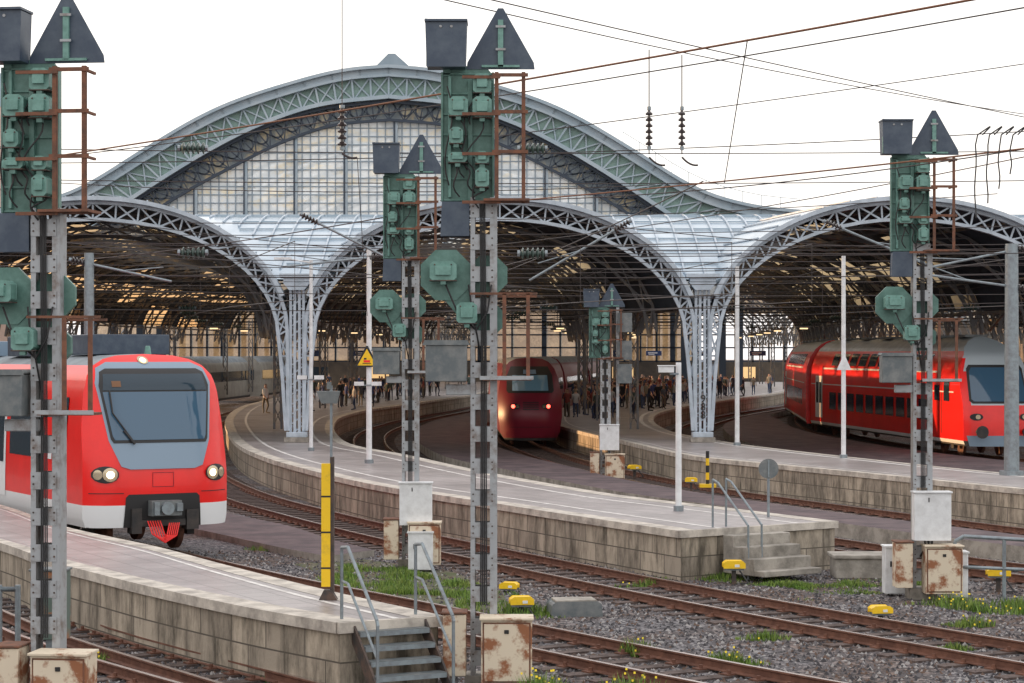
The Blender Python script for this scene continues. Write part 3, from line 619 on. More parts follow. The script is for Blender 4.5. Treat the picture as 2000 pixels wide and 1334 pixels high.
    if cab:
        b=MB(); b.box((.3,-.4,.43),(.66,.4,.84),RUSTP); b.box((.3,-.42,.865),(.7,.46,.03),RUSTP); b.box((.3,-.605,.43),(.62,.01,.78),RUST); b.box((.3,-.612,.43),(.58,.012,.74),RUSTP); b.box((.3,-.622,.7),(.06,.02,.05),BLACK); ob('rusty_cabinet',b,parent=t,bevel=.008)
        b=MB(); b.box((-.38,-.25,.5),(.3,.4,.8),RUSTP); b.box((-.38,-.25,.92),(.34,.44,.03),RUST); ob('rusty_cabinet',b,parent=t,bevel=.01)
    return t
SL='green railway signal seen from behind on lattice mast'
signal(-5.4,25.15,8.5,rz=-.12,label=SL+', rusty cabinet')
signal(-.37,28.4,8.86,label=SL+', rusty cabinets')
signal(-2.08,44.2,8.8,white=(.8,1.65),label=SL+', white cabinet')
signal(7.4,38.9,8.7,white=(.95,1.8),label=SL+' beside railing')
s5=signal(3.2,73.7,6.7,low=False,white=(1.0,1.85),label='small green railway signal with grey boxes on asphalt strip')
b=MB()
for z_ in(5.35,4.4,3.6): b.box((.65,-.1,z_),(.5,.3,.66),GREYBOX)
b.box((.42,0,3.6),(.1,.1,4.8),MAST); ob('side_box',b,parent=s5,bevel=.01)
# ---------------------------------------------------------------- trains
class Train:
    def __init__(s,rows,yf): s.rows=rows; s.yf=yf; s.hz=[r[0] for r in rows]; s.hw_=[r[1] for r in rows]
    def hw(s,z): return float(np.interp(z,s.hz,s.hw_))
    def body(s,L,mf,ff,front=True,nx=20):
        b=MB(); zs=[]
        for a,c in zip(s.hz,s.hz[1:]): zs+=[a+(c-a)*k/3 for k in range(3)]
        zs.append(s.hz[-1])
        G=[[(s.hw(z)*(2*c/nx-1),s.yf(s.hw(z)*(2*c/nx-1),z) if front else 0,z) for c in range(nx+1)] for z in zs]
        b.grid(G,lambda r,c:ff((zs[r]+zs[r+1])/2,G[r][c][0]))
        for sg in(-1,1):
            G2=[]
            for z in zs:
                h=s.hw(z)*sg; y0=s.yf(h,z) if front else 0; G2.append([(h,y0+(L-y0)*k/40,z) for k in range(41)])
            b.grid(G2,lambda r,c:mf((zs[r]+zs[r+1])/2,L*c/40))
        b.face([(s.hw(z),L,z) for z in zs]+[(-s.hw(z),L,z) for z in reversed(zs)],UNDER)
        h=s.hw(zs[0]); y0=s.yf(0,zs[0]) if front else 0; b.face([(-h,y0+.3,zs[0]+.01),(h,y0+.3,zs[0]+.01),(h,L,zs[0]+.01),(-h,L,zs[0]+.01)],UNDER)
        return b
    def fp(s,b,rows,mt,off=.012,nx=12,nz=4):
        R_=[]
        for (z0,a0,c0),(z1,a1,c1) in zip(rows,rows[1:]): R_+=[(z0+(z1-z0)*k/nz,a0+(a1-a0)*k/nz,c0+(c1-c0)*k/nz) for k in range(nz)]
        R_.append(rows[-1]); b.grid([[(a+(c-a)*k/nx,s.yf(a+(c-a)*k/nx,z)-off,z) for k in range(nx+1)] for z,a,c in R_],mt)
    def disc(s,b,x,z,rx,rz_,mt,off=.02):
        s.fp(b,[(z+rz_*math.sin(R(a)),x-rx*math.cos(R(a)),x+rx*math.cos(R(a))) for a in(-89,-65,-40,-15,15,40,65,89)],mt,off,6,1)
    def sp(s,b,sg,y0,y1,z0,z1,mt,off=.012,n=4):
        b.grid([[(sg*(s.hw(z0+(z1-z0)*k/n)+off),y,z0+(z1-z0)*k/n) for y in(y0,y1)] for k in range(n+1)],mt)
def bogie(par,y):
    b=MB()
    for dy in(-1.15,1.15):
        for sx in(-.75,.75): b.cyl((sx-.06,y+dy,.5),(sx+.06,y+dy,.5),.46,RAILB,20)
        for sx in(-1.05,1.05): b.box((sx,y+dy,.5),(.16,.34,.34),UNDER)
    for sx in(-1.0,1.0): b.box((sx,y,.62),(.14,3.1,.2),UNDER); b.cyl((sx,y,.4),(sx,y,.75),.14,UNDER,10)
    ob('bogie',b,parent=par)
t1=Train([(.62,1.45),(.8,1.5),(1.6,1.5),(2.6,1.47),(3.3,1.4),(3.65,1.3),(3.85,1.14),(3.98,.9),(4.05,.6),(4.08,.02)],
  lambda x,z:.42*(abs(x)/1.5)**5+max(0,z-1.75)*.26+max(0,z-3.4)**2*1.2+max(0,1.0-z)*.1)
tr=thing('commuter_train',(-7.35,45.3,0),rz=R(29),label='red commuter train with white skirt and lit headlamps on the track',cat='train'); tr.scale=(1.07,1.07,1.05)
b=t1.body(24,lambda z,y:WHT if z<1.0 else (TROOF if z>3.86 else RED),lambda z,x:(WHT if z<1.0 else RED))
ob('body',b,parent=tr)
b=MB(); t1.fp(b,[(1.78,-.66,.66),(1.84,-.84,.84),(2.35,-1.04,1.04),(3.5,-1.2,1.2),(3.8,-1.12,1.12),(3.92,-.88,.88)],TGREY,.012,16); ob('cab_mask',b,parent=tr)
b=MB(); t1.fp(b,[(2.3,-.95,.95),(2.38,-1.0,1.0),(3.45,-1.14,1.14),(3.72,-1.08,1.08),(3.79,-.95,.95)],BLACK,.02,16); ob('windscreen_frame',b,parent=tr)
b=MB(); t1.fp(b,[(2.36,-.92,.92),(2.44,-.96,.96),(3.32,-1.08,1.08)],TGLASS2,.03,16); t1.fp(b,[(3.35,-1.08,1.08),(3.68,-1.03,1.03)],TGLASS,.03,16); ob('windscreen',b,parent=tr)
b=MB(); t1.fp(b,[(3.42,-.9,-.72),(3.54,-.9,-.72)],M('led_display',(.02,.02,.02),.4,emit=(1,.35,.05),es=.15),.04,4)
ob('destination_display',b,parent=tr)
b=MB(); b.tube([(-.55,t1.yf(-.55,2.3)-.06,2.3),(-.95,t1.yf(-.9,2.85)-.08,2.9),(-.98,t1.yf(-.9,3.3)-.08,3.35)],.018,BLACK); b.tube([(-.55,t1.yf(-.5,2.3)-.07,2.28),(-.75,t1.yf(-.7,2.6)-.07,2.55)],.025,BLACK); ob('wiper',b,parent=tr)
for sx in(-1,1):
    b=MB(); t1.disc(b,sx*1.14,1.68,.25,.17,BLACK,.02); t1.disc(b,sx*1.06,1.68,.14,.14,CHROME,.03); t1.disc(b,sx*1.28,1.68,.08,.1,CHROME,.035); ob('headlight',b,parent=tr)
    b=MB(); t1.disc(b,sx*1.06,1.68,.075,.075,LAMPW,.04); ob('lit_lamp',b,parent=tr)
b=MB(); t1.disc(b,-.1,3.96,.11,.08,CHROME,.03); t1.disc(b,-.1,3.96,.06,.045,LAMPW,.045); ob('headlight',b,parent=tr)
b=MB(); t1.fp(b,[(.62,-.8,.8),(1.22,-.76,.76),(1.28,-.7,.7)],BLACK,.012,12)
b.box((0,-.05,1.0),(.62,.35,.3),GREYBOX); b.cyl((0,-.3,1.0),(0,-.1,1.0),.13,GALV,16); b.box((-.22,-.24,1.0),(.1,.1,.26),GALV); b.box((.25,-.24,1.02),(.12,.1,.16),GALV); b.box((0,.1,.7),(.9,.3,.12),UNDER)
b.box((-.55,.1,.75),(.2,.3,.5),UNDER); b.box((.6,.1,.75),(.25,.3,.4),UNDER)
ob('coupler',b,parent=tr)
b=MB()
for k in range(6): b.tube([(-.35+.05*k,-.1,.75),(-.3+.06*k,-.22,.5-.03*k),(-.05,-.25,.32+.03*k),(.2-.04*k,-.22,.45),(.28-.04*k,-.15,.7)],.014,RED,6)
ob('brake_hose',b,parent=tr)
b=MB(); t1.fp(b,[(1.3,-1.42,-.8),(1.315,-1.42,-.8)],BLACK); t1.fp(b,[(1.3,.8,1.42),(1.315,.8,1.42)],BLACK); t1.fp(b,[(1.42,-.22,.22),(1.43,-.22,.22)],MAROON); t1.fp(b,[(1.7,-.22,.22),(1.71,-.22,.22)],MAROON); t1.fp(b,[(1.42,-.22,-.21),(1.71,-.22,-.21)],MAROON); t1.fp(b,[(1.42,.21,.22),(1.71,.21,.22)],MAROON); ob('panel_seam',b,parent=tr)
for k in range(5):
    y0=3.6+k*4.1; b=MB(); t1.sp(b,-1,y0,y0+1.9,1.9,2.95,TGLASS); ob('side_window',b,parent=tr)
    b=MB(); t1.sp(b,-1,y0+2.2,y0+3.6,.95,3.0,WHT,.01); t1.sp(b,-1,y0+2.35,y0+2.8,1.7,2.85,TGLASS,.02); t1.sp(b,-1,y0+3.0,y0+3.45,1.7,2.85,TGLASS,.02); ob('door',b,parent=tr)
b=MB(); t1.sp(b,-1,1.5,1.9,2.3,3.2,TGLASS,.014); ob('cab_window',b,parent=tr)
b=MB(); t1.sp(b,-1,2.2,2.22,1.0,3.3,BLACK,.014); t1.sp(b,-1,3.0,3.02,1.0,3.3,BLACK,.014); t1.sp(b,-1,2.45,2.7,1.9,2.1,WHT,.014); ob('cab_door',b,parent=tr)
b=MB(); b.box((.1,3.0,4.28),(1.7,1.5,.42),SLATE); b.box((0,6,4.25),(1.9,3.2,.45),SLATE); b.box((0,11,4.2),(1.9,4.5,.35),TGREY); b.box((0,16,4.3),(1.4,1,.5),GREYBOX); b.cyl((.3,1.75,4.05),(.3,1.75,4.25),.08,GREEN2,10,.05); b.box((-.9,4.3,4.2),(.4,.3,.35),WHT); ob('roof_equipment',b,parent=tr,bevel=.02)
for y in(2.6,20): bogie(tr,y)
def seg_place(C,y): return min(range(len(C)),key=lambda i:abs(C[i].y-y))
t2=Train([(.35,1.15),(.7,1.35),(1.4,1.45),(2.4,1.45),(3.1,1.35),(3.6,1.17),(3.9,.92),(4.05,.6),(4.1,.02)],
  lambda x,z:.9*(abs(x)/1.45)**3+max(0,z-1.5)**1.7*.5+max(0,1.3-z)*.35)
C5=TC[5]
def place(C,y0,L):
    i=seg_place(C,y0); p=C[i]; j=i
    while j>0 and (C[j]-p).length<L: j-=1
    q=C[j]; a=math.atan2(-(q.x-p.x),q.y-p.y); return p,q,a
p,q,a=place(C5,97,20)
th=thing('high_speed_train',(p.x,p.y,0),rz=a,label='maroon high-speed train with rounded nose and red lamps',cat='train')
ob('body',t2.body(20,lambda z,y:UNDER if z<.6 else (TROOF if z>3.8 else MAROON),lambda z,x:UNDER if z<.5 else MAROON),parent=th)
b=MB(); t2.fp(b,[(2.5,-1.0,1.0),(2.6,-1.08,1.08),(3.3,-1.04,1.04),(3.7,-.85,.85)],BLACK,.015); ob('windscreen_frame',b,parent=th)
b=MB(); t2.fp(b,[(2.6,-.82,.82),(3.3,-.8,.8)],CYGLASS,.03); ob('windscreen',b,parent=th)
b=MB(); t2.fp(b,[(3.36,-.3,.3),(3.55,-.28,.28)],TGREY,.03); ob('number_plate',b,parent=th)
for sx in(-1,1):
    b=MB(); t2.disc(b,sx*.72,1.9,.24,.14,BLACK,.02); t2.disc(b,sx*.6,1.9,.08,.08,CHROME,.03); ob('headlight',b,parent=th)
    b=MB(); t2.disc(b,sx*.8,1.9,.085,.085,LAMPR,.04); ob('tail_light',b,parent=th)
b=MB()
for k in range(5): t2.fp(b,[(1.74+.08*k,-.36,.36),(1.78+.08*k,-.36,.36)],BLACK,.02)
ob('grille',b,parent=th)
b=MB(); t2.fp(b,[(.95,-.95,.95),(.97,-.95,.95)],BLACK,.02); t2.fp(b,[(.5,-1.1,1.1),(.74,-1.1,1.1)],MAROON,.08); ob('bumper',b,parent=th)
bogie(th,4); bogie(th,15)
yy=q.y+.8
for k in range(3):
    p,q,a=place(C5,yy,17.5); c=thing('train_coach',(p.x,p.y,0),rz=a,label='maroon passenger coach behind the power car',cat='train coach',group='maroon coaches')
    ob('body',t2.body(17.3,lambda z,y:UNDER if z<.8 else(TROOF if z>3.7 else MAROON),lambda z,x:MAROON,front=False),parent=c)
    for sg in(-1,1):
        b=MB(); t2.sp(b,sg,1,16,2.1,2.8,TGLASS,.02); ob('window_band',b,parent=c)
    yy=q.y+.6
t3=Train([(.5,1.33),(.7,1.39),(2.7,1.39),(3.3,1.33),(3.8,1.16),(4.2,.9),(4.45,.6),(4.58,.3),(4.63,.02)],
  lambda x,z:.35*(abs(x)/1.39)**3+(max(0,z-1.9)*.55 if z<3.9 else 1.1+(z-3.9)*2.2))
C7=TC[7]; yy=86.5
def ddm(z,y): return UNDER if z<.6 else WHT if z<.86 else DROOF if z>4.05 else RED
for k in range(3):
    L=28.2; p,q,a=place(C7,yy,L); cab=(k==0); L=26.4
    c=thing('double_deck_coach',(p.x,p.y,0),rz=a,label='red double-deck control car with sloping cab front' if cab else 'red double-deck passenger coach with dark windows',cat='train',group='double-deck train'); c.scale=(1.06,1.06,1.08)
    ob('body',t3.body(L-.4,ddm,lambda z,x:(UNDER if z<.9 else PGREY if z>2.05 and abs(x)<1.2 else RED) if cab else RED,front=cab),parent=c)
    y=5.2 if cab else 3.8
    for i in range(11):
        if y+1.4>L-3.4: break
        b=MB(); t3.sp(b,-1,y,y+1.3,1.35,2.15,TGLASS,.015); ob('lower_window',b,parent=c)
        b=MB(); t3.sp(b,-1,y,y+1.3,3.4,3.95,TGLASS,.015); ob('upper_window',b,parent=c)
        y+=1.72
    b=MB(); t3.sp(b,-1,4,L-3,3.22,3.3,WHT,.014); t3.sp(b,-1,1.6,L-.6,2.48,2.53,WHT,.014); ob('stripe',b,parent=c)
    b=MB(); t3.sp(b,-1,L-3.0,L-1.5,.9,2.9,WHT,.018); t3.sp(b,-1,L-2.8,L-2.35,1.6,2.6,TGLASS,.026); t3.sp(b,-1,L-2.15,L-1.7,1.6,2.6,TGLASS,.026); ob('door',b,parent=c)
    b=MB()
    for kk in range(6): b.box((0,4+kk*3.8,4.66),(.9,1.6,.1),GREYBOX)
    ob('roof_vent',b,parent=c)
    if cab:
        b=MB(); t3.fp(b,[(2.1,-1.05,1.05),(2.2,-1.16,1.16),(3.4,-1.1,1.1),(3.55,-1.0,1.0)],BLACK,.015); ob('windscreen_frame',b,parent=c)
        b=MB(); t3.fp(b,[(2.18,-1.0,1.0),(2.26,-1.08,1.08),(3.3,-1.02,1.02),(3.45,-.92,.92)],TGLASS2,.028); ob('windscreen',b,parent=c)
        b=MB(); t3.sp(b,-1,2.2,2.9,2.15,2.9,TGLASS,.02); t3.sp(b,-1,3.5,4.2,2.15,2.75,TGLASS,.02); t3.sp(b,-1,3.2,3.24,.9,3,BLACK,.014); ob('cab_window',b,parent=c)
        for sx in(-1,1):
            b=MB(); t3.disc(b,sx*.95,1.6,.24,.13,BLACK,.02); t3.disc(b,sx*.9,1.6,.09,.09,CHROME,.035); ob('headlight',b,parent=c)
            b=MB(); b.cyl((sx*.9,-.45,1.05),(sx*.9,.1,1.05),.09,UNDER,10); b.cyl((sx*.9,-.5,1.05),(sx*.9,-.45,1.05),.24,UNDER,14); ob('buffer',b,parent=c)
        b=MB(); t3.fp(b,[(.5,-1.2,1.2),(.9,-1.3,1.3)],TGREY,.05); ob('snow_plough',b,parent=c)
    bogie(c,3.8); bogie(c,L-4)
    yy=q.y+.25
# ---------------------------------------------------------------- poles and street furniture
def pole(x,y,z0,z1,r,mt,name='lamp_post',label='white steel pole on the platform',cat='pole',cam=False,arm=False,group='white platform poles'):
    t=thing(name,(x,y,z0),label=label,cat=cat,group=group); b=MB(); b.cyl((0,0,0),(0,0,z1-z0),r,mt,12,r*.85); b.cyl((0,0,0),(0,0,.12),r*1.6,GALV,12); ob('pole_shaft',b,parent=t)
    if cam:
        h=z1-z0-.15
        b=MB(); b.box((-.28,-.1,h),(.34,.14,.14),WHITE); b.box((-.27,-.12,h+.08),(.4,.18,.02),WHITE); b.box((-.47,-.1,h),(.02,.1,.1),BLACK); b.box((-.1,-.05,h-.1),(.2,.04,.04),GALV); ob('security_camera',b,parent=t,bevel=.008)
    if arm:
        b=MB(); b.tube([(0,0,z1-z0-.1),(-.9,0,z1-z0+.05)],.03,mt); b.box((-1.0,0,z1-z0+.05),(.6,.2,.08),WHITE); ob('lamp_head',b,parent=t)
    return t
py=pole(-4.48,67.4,H,7.55,.09,WHITE,label='white pole with yellow warning sign')
b=MB(); X=-.06
b.prism([(X-.36,3.02),(X+.36,3.02),(X+.35,3.06),(X+.03,3.68),(X-.03,3.68),(X-.35,3.06)],-.14,-.12,BLACK); b.prism([(X-.29,3.07),(X+.29,3.07),(X,3.59)],-.15,-.141,YEL)
b.box((X,-.155,3.2),(.2,.008,.07),RED); b.box((X-.05,-.155,3.28),(.08,.008,.05),BLACK); b.box((X,-.157,3.13),(.26,.008,.02),BLACK); ob('warning_sign',b,parent=py)
b=MB(); b.box((-.3,-.2,2.5),(.3,.14,.12),WHITE); b.box((.25,-.2,2.5),(.3,.14,.12),WHITE); b.box((0,-.12,2.45),(.8,.04,.04),GALV); ob('security_camera',b,parent=py)
p7=pole(-7.1,76,H,7.6,.07,WHITE,arm=True)
b=MB(); b.box((-.3,-.2,2.6),(.34,.14,.14),WHITE); b.box((.3,-.2,2.6),(.34,.14,.14),WHITE); b.box((0,-.12,2.52),(.8,.04,.04),GALV); ob('security_camera',b,parent=p7)
pole(3.64,47,H,4.1,.07,WHITE,cam=True,label='short white pole with security camera on the platform')
pole(8.43,80.5,H,7.55,.09,WHITE)
py=pole(10.9,70.7,H,7.5,.08,WHITE,arm=False,label='white pole with small triangular board')
b=MB(); b.prism([(-.24,2.9),(.24,2.9),(.02,3.4),(-.02,3.4)],-.12,-.1,WHITE); ob('triangle_board',b,parent=py)
pole(14.15,60.9,H,7.4,.22,GALV,name='catenary_mast',label='thick grey steel catenary mast on the platform',cat='catenary mast',group='catenary masts')
pole(-11.8,60,0,7.1,.16,GALV,name='catenary_mast',label='grey steel catenary mast behind the commuter train',cat='catenary mast',group='catenary masts')
t=thing('lamp_post',(-2.58,30.1,H),label='yellow and black striped steel post with floodlight on the platform',cat='post'); b=MB(); b.box((.065,0,1.0),(.05,.13,2.0),MDARK); b.box((.05,0,2.4),(.035,.04,1.2),GALV); b.prism([(-.12,0),(.14,0),(.06,.14),(-.05,.14)],-.1,.1,MDARK); ob('pole_shaft',b,parent=t)
b=MB(); b.box((-.02,-.03,1.05),(.125,.1,1.72),YEL)
for z_ in(.45,.95,1.45): b.box((-.02,-.03,z_),(.129,.104,.025),BLACK)
ob('yellow_guard',b,parent=t)
b=MB(); b.prism([(-.15,2.92),(.17,2.92),(.13,2.75),(-.08,2.75)],-.12,.1,GREYBOX); b.box((.02,0,3.0),(.06,.06,.1),GREYBOX); ob('lamp_head',b,parent=t)
t=thing('disc_sign',(5.4,45.3,H),label='grey round sign seen from behind on a thin post',cat='sign'); b=MB(); b.cyl((0,0,0),(0,0,1.2),.03,GALV); ob('post',b,parent=t); b=MB(); b.cyl((0,-.02,1.02),(0,-.05,1.02),.21,GREYBOX,28); b.box((0,-.06,1.02),(.03,.02,.36),GALV); ob('sign_disc',b,parent=t)
t=thing('marker_post',(6.0,66,.2),label='black and yellow striped marker post beside the track',cat='marker post'); b=MB()
for k in range(5): b.cyl((0,0,.22*k),(0,0,.22*(k+1)),.055,YEL if k%2 else BLACK,10)
ob('post',b,parent=t); b=MB(); b.box((0,0,.04),(.5,.4,.1),YEL); ob('foot',b,parent=t)
yb=thing('track_device',(4.25,41.2,-.1),label='yellow-lidded trackside box on a short stand',cat='trackside box',group='yellow trackside boxes')
b=MB(); b.prism([(-.2,.3),(.2,.3),(.2,.38),(.14,.42),(-.14,.42),(-.2,.38)],-.14,.14,YEL); ob('lid',b,parent=yb,bevel=.012)
b=MB(); b.box((0,0,.275),(.36,.24,.05),GREYBOX); b.box((0,0,.1),(.08,.08,.35),MDARK); b.box((.05,-.145,.34),(.09,.01,.05),WHITE); b.tube([(.1,-.1,.25),(.25,-.25,.02),(.1,-.3,.02)],.016,CABLE); ob('stand',b,parent=yb)
for x,y,z,s in((.16,36.4,-.22,.95),(9.0,39.8,-.1,1),(6.1,35.6,-.24,.85),(-.05,39.8,-.28,.8),(4.3,75.5,-.05,1),(5.5,66.0,.1,.9)): o=copy_thing(yb,(x,y,z),rz=random.uniform(-.3,.3)); o.scale=(s,s,s)
t=thing('cable_chamber',(1.05,36.4,-.13),rz=.15,label='pale grey plastic cable chamber lid on ballast',cat='cable box'); b=MB(); b.prism([(-.42,0),(.42,0),(.4,.2),(.34,.24),(-.34,.24),(-.4,.2)],-.3,.3,GREYBOX); ob('box_body',b,parent=t,bevel=.02); b=MB(); b.box((.0,0,.26),(.7,.5,.04),CONC); ob('lid',b,parent=t,bevel=.01)
t=thing('concrete_box',(6.9,42.6,-.13),label='weathered concrete cable pit beside the platform end',cat='concrete box'); b=MB(); b.box((0,0,.2),(1.1,.8,.4),CONC); b.box((0,0,.43),(1.2,.9,.08),CONC); ob('box_body',b,parent=t,bevel=.02)
for x,y,w,h in((7.0,39.3,.42,.85),(7.95,38.7,.45,.8),(-1.85,43.6,.5,.75)):
    t=thing('relay_cabinet',(x,y,-.13),label='white painted metal relay cabinet on ballast',cat='cabinet',group='relay cabinets'); b=MB(); b.box((0,0,h/2+.05),(w,.35,h),WHITE); ob('cabinet_body',b,parent=t,bevel=.015)
    b=MB(); b.box((0,0,h+.06),(w+.04,.4,.03),WHITE); ob('lid',b,parent=t); b=MB(); b.box((-w/4,-.18,h*.7),(.03,.015,.1),BLACK); ob('handle',b,parent=t)
t=thing('pipe_railing',(8.6,38,-.13),label='grey tubular steel safety railing on the ballast',cat='railing'); b=MB()
b.tube([(-.65,.6,0),(-.65,.6,1.05),(-.5,.55,1.15),(.8,-.1,1.12),(.95,-.15,1.0),(.95,-.15,0)],.035,GALV,8); b.tube([(-.65,.6,.6),(.95,-.15,.6)],.03,GALV,8); b.cyl((.15,.23,0),(.15,.23,1.13),.035,GALV,8); ob('rail_tube',b,parent=t)
t=thing('trackside_cabinet',(-5.75,26.8,-.13),label='rusty green metal cabinet on a post with graffiti marks',cat='cabinet'); b=MB(); b.box((0,0,1.3),(.44,.3,.85),M('old_green_cabinet',(.1,.14,.12),.7,c2=(.3,.12,.05),sc=3,lo=.5,hi=.62)); b.box((0,0,1.74),(.48,.34,.03),GREYBOX); ob('cabinet_body',b,parent=t,bevel=.01); b=MB(); b.box((0,0,.45),(.1,.1,.9),GALV); ob('post',b,parent=t)
t=thing('steel_gate',(-6.15,25.8,-.13),label='grey steel gate with thin bars beside the cabinet',cat='gate'); b=MB()
for x in(0,.22): b.cyl((x,0,0),(x,0,1.65),.035,GALV,8)
b.cyl((0,0,1.6),(.22,0,1.6),.03,GALV,8); b.cyl((-.6,0,1.6),(.22,0,1.6),.03,GALV,8)
ob('frame',b,parent=t); b=MB()
for k in range(5): b.cyl((-.05-.09*k,0,.2),(-.05-.09*k,0,2.9),.007,GALV,5)
for z in(1.4,2.2,2.9): b.cyl((-.5,0,z),(0,0,z),.007,GALV,5)
ob('bars',b,parent=t)
# ---------------------------------------------------------------- overhead wires
def wire(a,c,sag=.2,r=.012,mt=WIRE,ext=0,label='thin overhead contact wire above the tracks',n=14):
    a=Vector(a);c=Vector(c); d=c-a; a=a-d*ext; c=c+d*ext; b=MB(); P=[]
    for k in range(n+1):
        s_=k/n; p=a.lerp(c,s_); P.append((p.x-a.x,p.y-a.y,p.z-a.z-sag*4*s_*(1-s_)))
    b.tube(P,r,mt,6); ob('overhead_wire',b,loc=tuple(a),label=label,cat='overhead wire',group='overhead wires')
def insul(p,q,mt=INS,n=7,r=.09):
    p=Vector(p);q=Vector(q); t=thing('insulator',tuple(p),label='ribbed ceramic insulator hanging in the overhead line',cat='insulator',group='insulators'); b=MB(); d=q-p; b.cyl((0,0,0),tuple(d),r*.35,mt,8)
    for k in range(n):
        s_=(k+.5)/n; c=d*s_; e=d.normalized()*d.length/n*.28; b.cyl(tuple(c-e),tuple(c+e*.2),r*.5,mt,12,r); b.cyl(tuple(c+e*.2),tuple(c+e),r,mt,12,r*.9)
    ob('ribbed_body',b,parent=t); e=d.normalized()*.07
    for p0,p1 in((tuple(-e),(0,0,0)),(tuple(d),tuple(d+e))):
        b=MB(); b.cyl(p0,p1,r*.55,GALV,8); ob('end_cap',b,parent=t)
wire((-10.7,45,8.34),(5.08,26,8.57),0.15,.016,WIREO,.25)
wire((-10.7,45,8.44),(5.94,26,8.6),.3,.01,WIRE,.25)
wire((-1.67,50,7.7),(8.33,35,7.63),.05,.016,WIREO,.0); wire((8.33,35,7.63),(14,27,7.6),.03,.015,WIREO)
wire((-1.67,50,7.85),(8.57,36,7.72),.25,.012); wire((-16.7,70,7.13),(-1.67,50,7.7),.2,.015)
wire((-.1,40,10.87),(14.3,60,10.95),.1,.013,ext=.3); wire((-.1,41,10.95),(14.3,61,11.3),.3,.012,ext=.3)
wire((2.1,60,10.7),(14.3,60,12.4),.05,.015,ext=.2); wire((-14.5,60,9.6),(14.5,60,10.5),.2,.015)
for y,z in((60,10.04),(60.3,9.2),(60,7.13),(61,7.5),(62,6.6)): wire((-15.5,y,z),(15.5,y,z+random.uniform(-.1,.1)),.12,.015)
for y,z in((78,7.6),(80,6.9),(81,8.0),(74,6.6),(74,8.2),(76,5.9),(79,7.2),(72,7.0),(70,7.9),(77,8.6)): wire((-20,y,z),(20,y,z+random.uniform(-.5,.5)),.2,.016)
for a_,c_ in(((-12,55,7.2),(10,85,6.4)),((-16,60,8.6),(6,90,7.6)),((4,45,7.9),(-4,90,6.5)),((12,48,8.8),(-2,80,8.2)),((14,62,8.9),(-10,66,8.3)),((0,66,8.6),(14.1,60.9,7.2)),((-14,64,9.4),(4,60,9.0))): wire(a_,c_,.25,.014)
for x,z in((-8.9,10.02),(.57,10.0),(-8.9,7.1),(.57,7.08)): insul((x-.35,59.98,z),(x+.35,59.98,z),INSG,5,.17)
wire((-3.95,50,13),(-3.95,50,9.0),0,.012); insul((-3.95,50,10.0),(-3.95,50,9.1),n=6,r=.11)
wire((-3.95,50,8.95),(-3.6,50,8.85),.05,.03)
wire((-3.6,50,8.85),(-3.5,52,5.2),.0,.008)
for x,z in((2.55,9.95),(3.16,9.85)):
    wire((x,40,z),(x,40,8.0),0,.012); insul((x,40,8.82),(x,40,8.15),n=6,r=.07); wire((x,40,7.95),(x+.3,40,7.8),.05,.02)
wire((3.34,30.5,8.75),(4.05,41,7.55),0,.009)
for k in range(4):
    b=MB(); x=6.78+k*.17; b.tube([(.16*math.sin(s_)-(.03*s_),0,.12*math.sin(s_*1.05)) for s_ in np.linspace(0,3,10)]+[(-.1+.012*math.sin(j*1.1+k),0,-.15-(.15-.03*k)*j) for j in range(8)],.011,CABLE,5)
    ob('hanging_cable',b,loc=(x,31,7.45),label='dark looped jumper cable hanging from the overhead line',cat='cable',group='hanging jumper cables')
for (p,q) in(((-5.6,62,8.06),(-3.6,62,7.05)),((2.95,62,7.84),(.5,62,6.4)),((9.5,62,7.9),(11.9,62,6.9)),((14.1,60.9,7.2),(11.2,60.9,6.6)),((14.1,60.9,6.2),(11.2,60.9,6.6)),((-11.8,60,6.8),(-9.5,60,6.3)),((-4.5,67.4,7.3),(-7.2,67.4,7.0))):
    t=thing('catenary_bracket',p,label='tubular steel catenary bracket arm with insulator',cat='bracket',group='catenary brackets'); b=MB(); b.cyl((0,0,0),tuple(Vector(q)-Vector(p)),.035,GALV,8); b.cyl(tuple((Vector(q)-Vector(p))*.4),tuple((Vector(q)-Vector(p))*.9+Vector((0,0,.35))),.02,GALV,6); ob('tube',b,parent=t)
    insul(p,tuple(Vector(p)+(Vector(p)-Vector(q)).normalized()*.5),INS,5,.1)
for k in(2,3,4,5,6,7):
    Q=cr(T[k],9.0); Q=[p for p in Q if 52<p.y<185]
    for z,r in((5.75,.014),(7.0,.014)):
        b=MB(); b.tube([(p.x,p.y,z+(.0 if z<6 else .35*(i%2))) for i,p in enumerate(Q)],r,WIRE,5)
        if z>6:
            for i,p in enumerate(Q): b.cyl((p.x,p.y,5.75),(p.x,p.y,7+.35*(i%2)),.008,WIRE,5)
        ob('overhead_wire',b,label='contact wire strung above the curving track',cat='overhead wire',group='overhead wires')
for y in(90,102,114,126,140,155):
    dx=float(np.interp(y,[r[0] for r in ROWS],[r[1] for r in ROWS]))
    for z in(6.2,7.3): wire((-24+dx,y,z),(36+dx,y,z),.1,.03,CABLE,label='dark cross-span wire inside the station canopy')
    for k in(3,4,5,6,7):
        i=seg_place(TC[k],y); p=TC[k][i]; insul((p.x-.3,y,6.2),(p.x+.3,y,6.2),INSG,4,.13)
db=MB(); db.box((0,0,0),(1.3,.25,.4),BLUE); db.box((-.1,-.13,.03),(.8,.01,.08),WHT); db.box((-.2,-.13,-.1),(.5,.01,.05),WHT); dbm=db.mesh('sign_face'); dp=MB(); 
for x in(-.5,.5): dp.cyl((x,0,.2),(x,0,2.4),.03,CABLE,6)
dpm=dp.mesh('hanger')
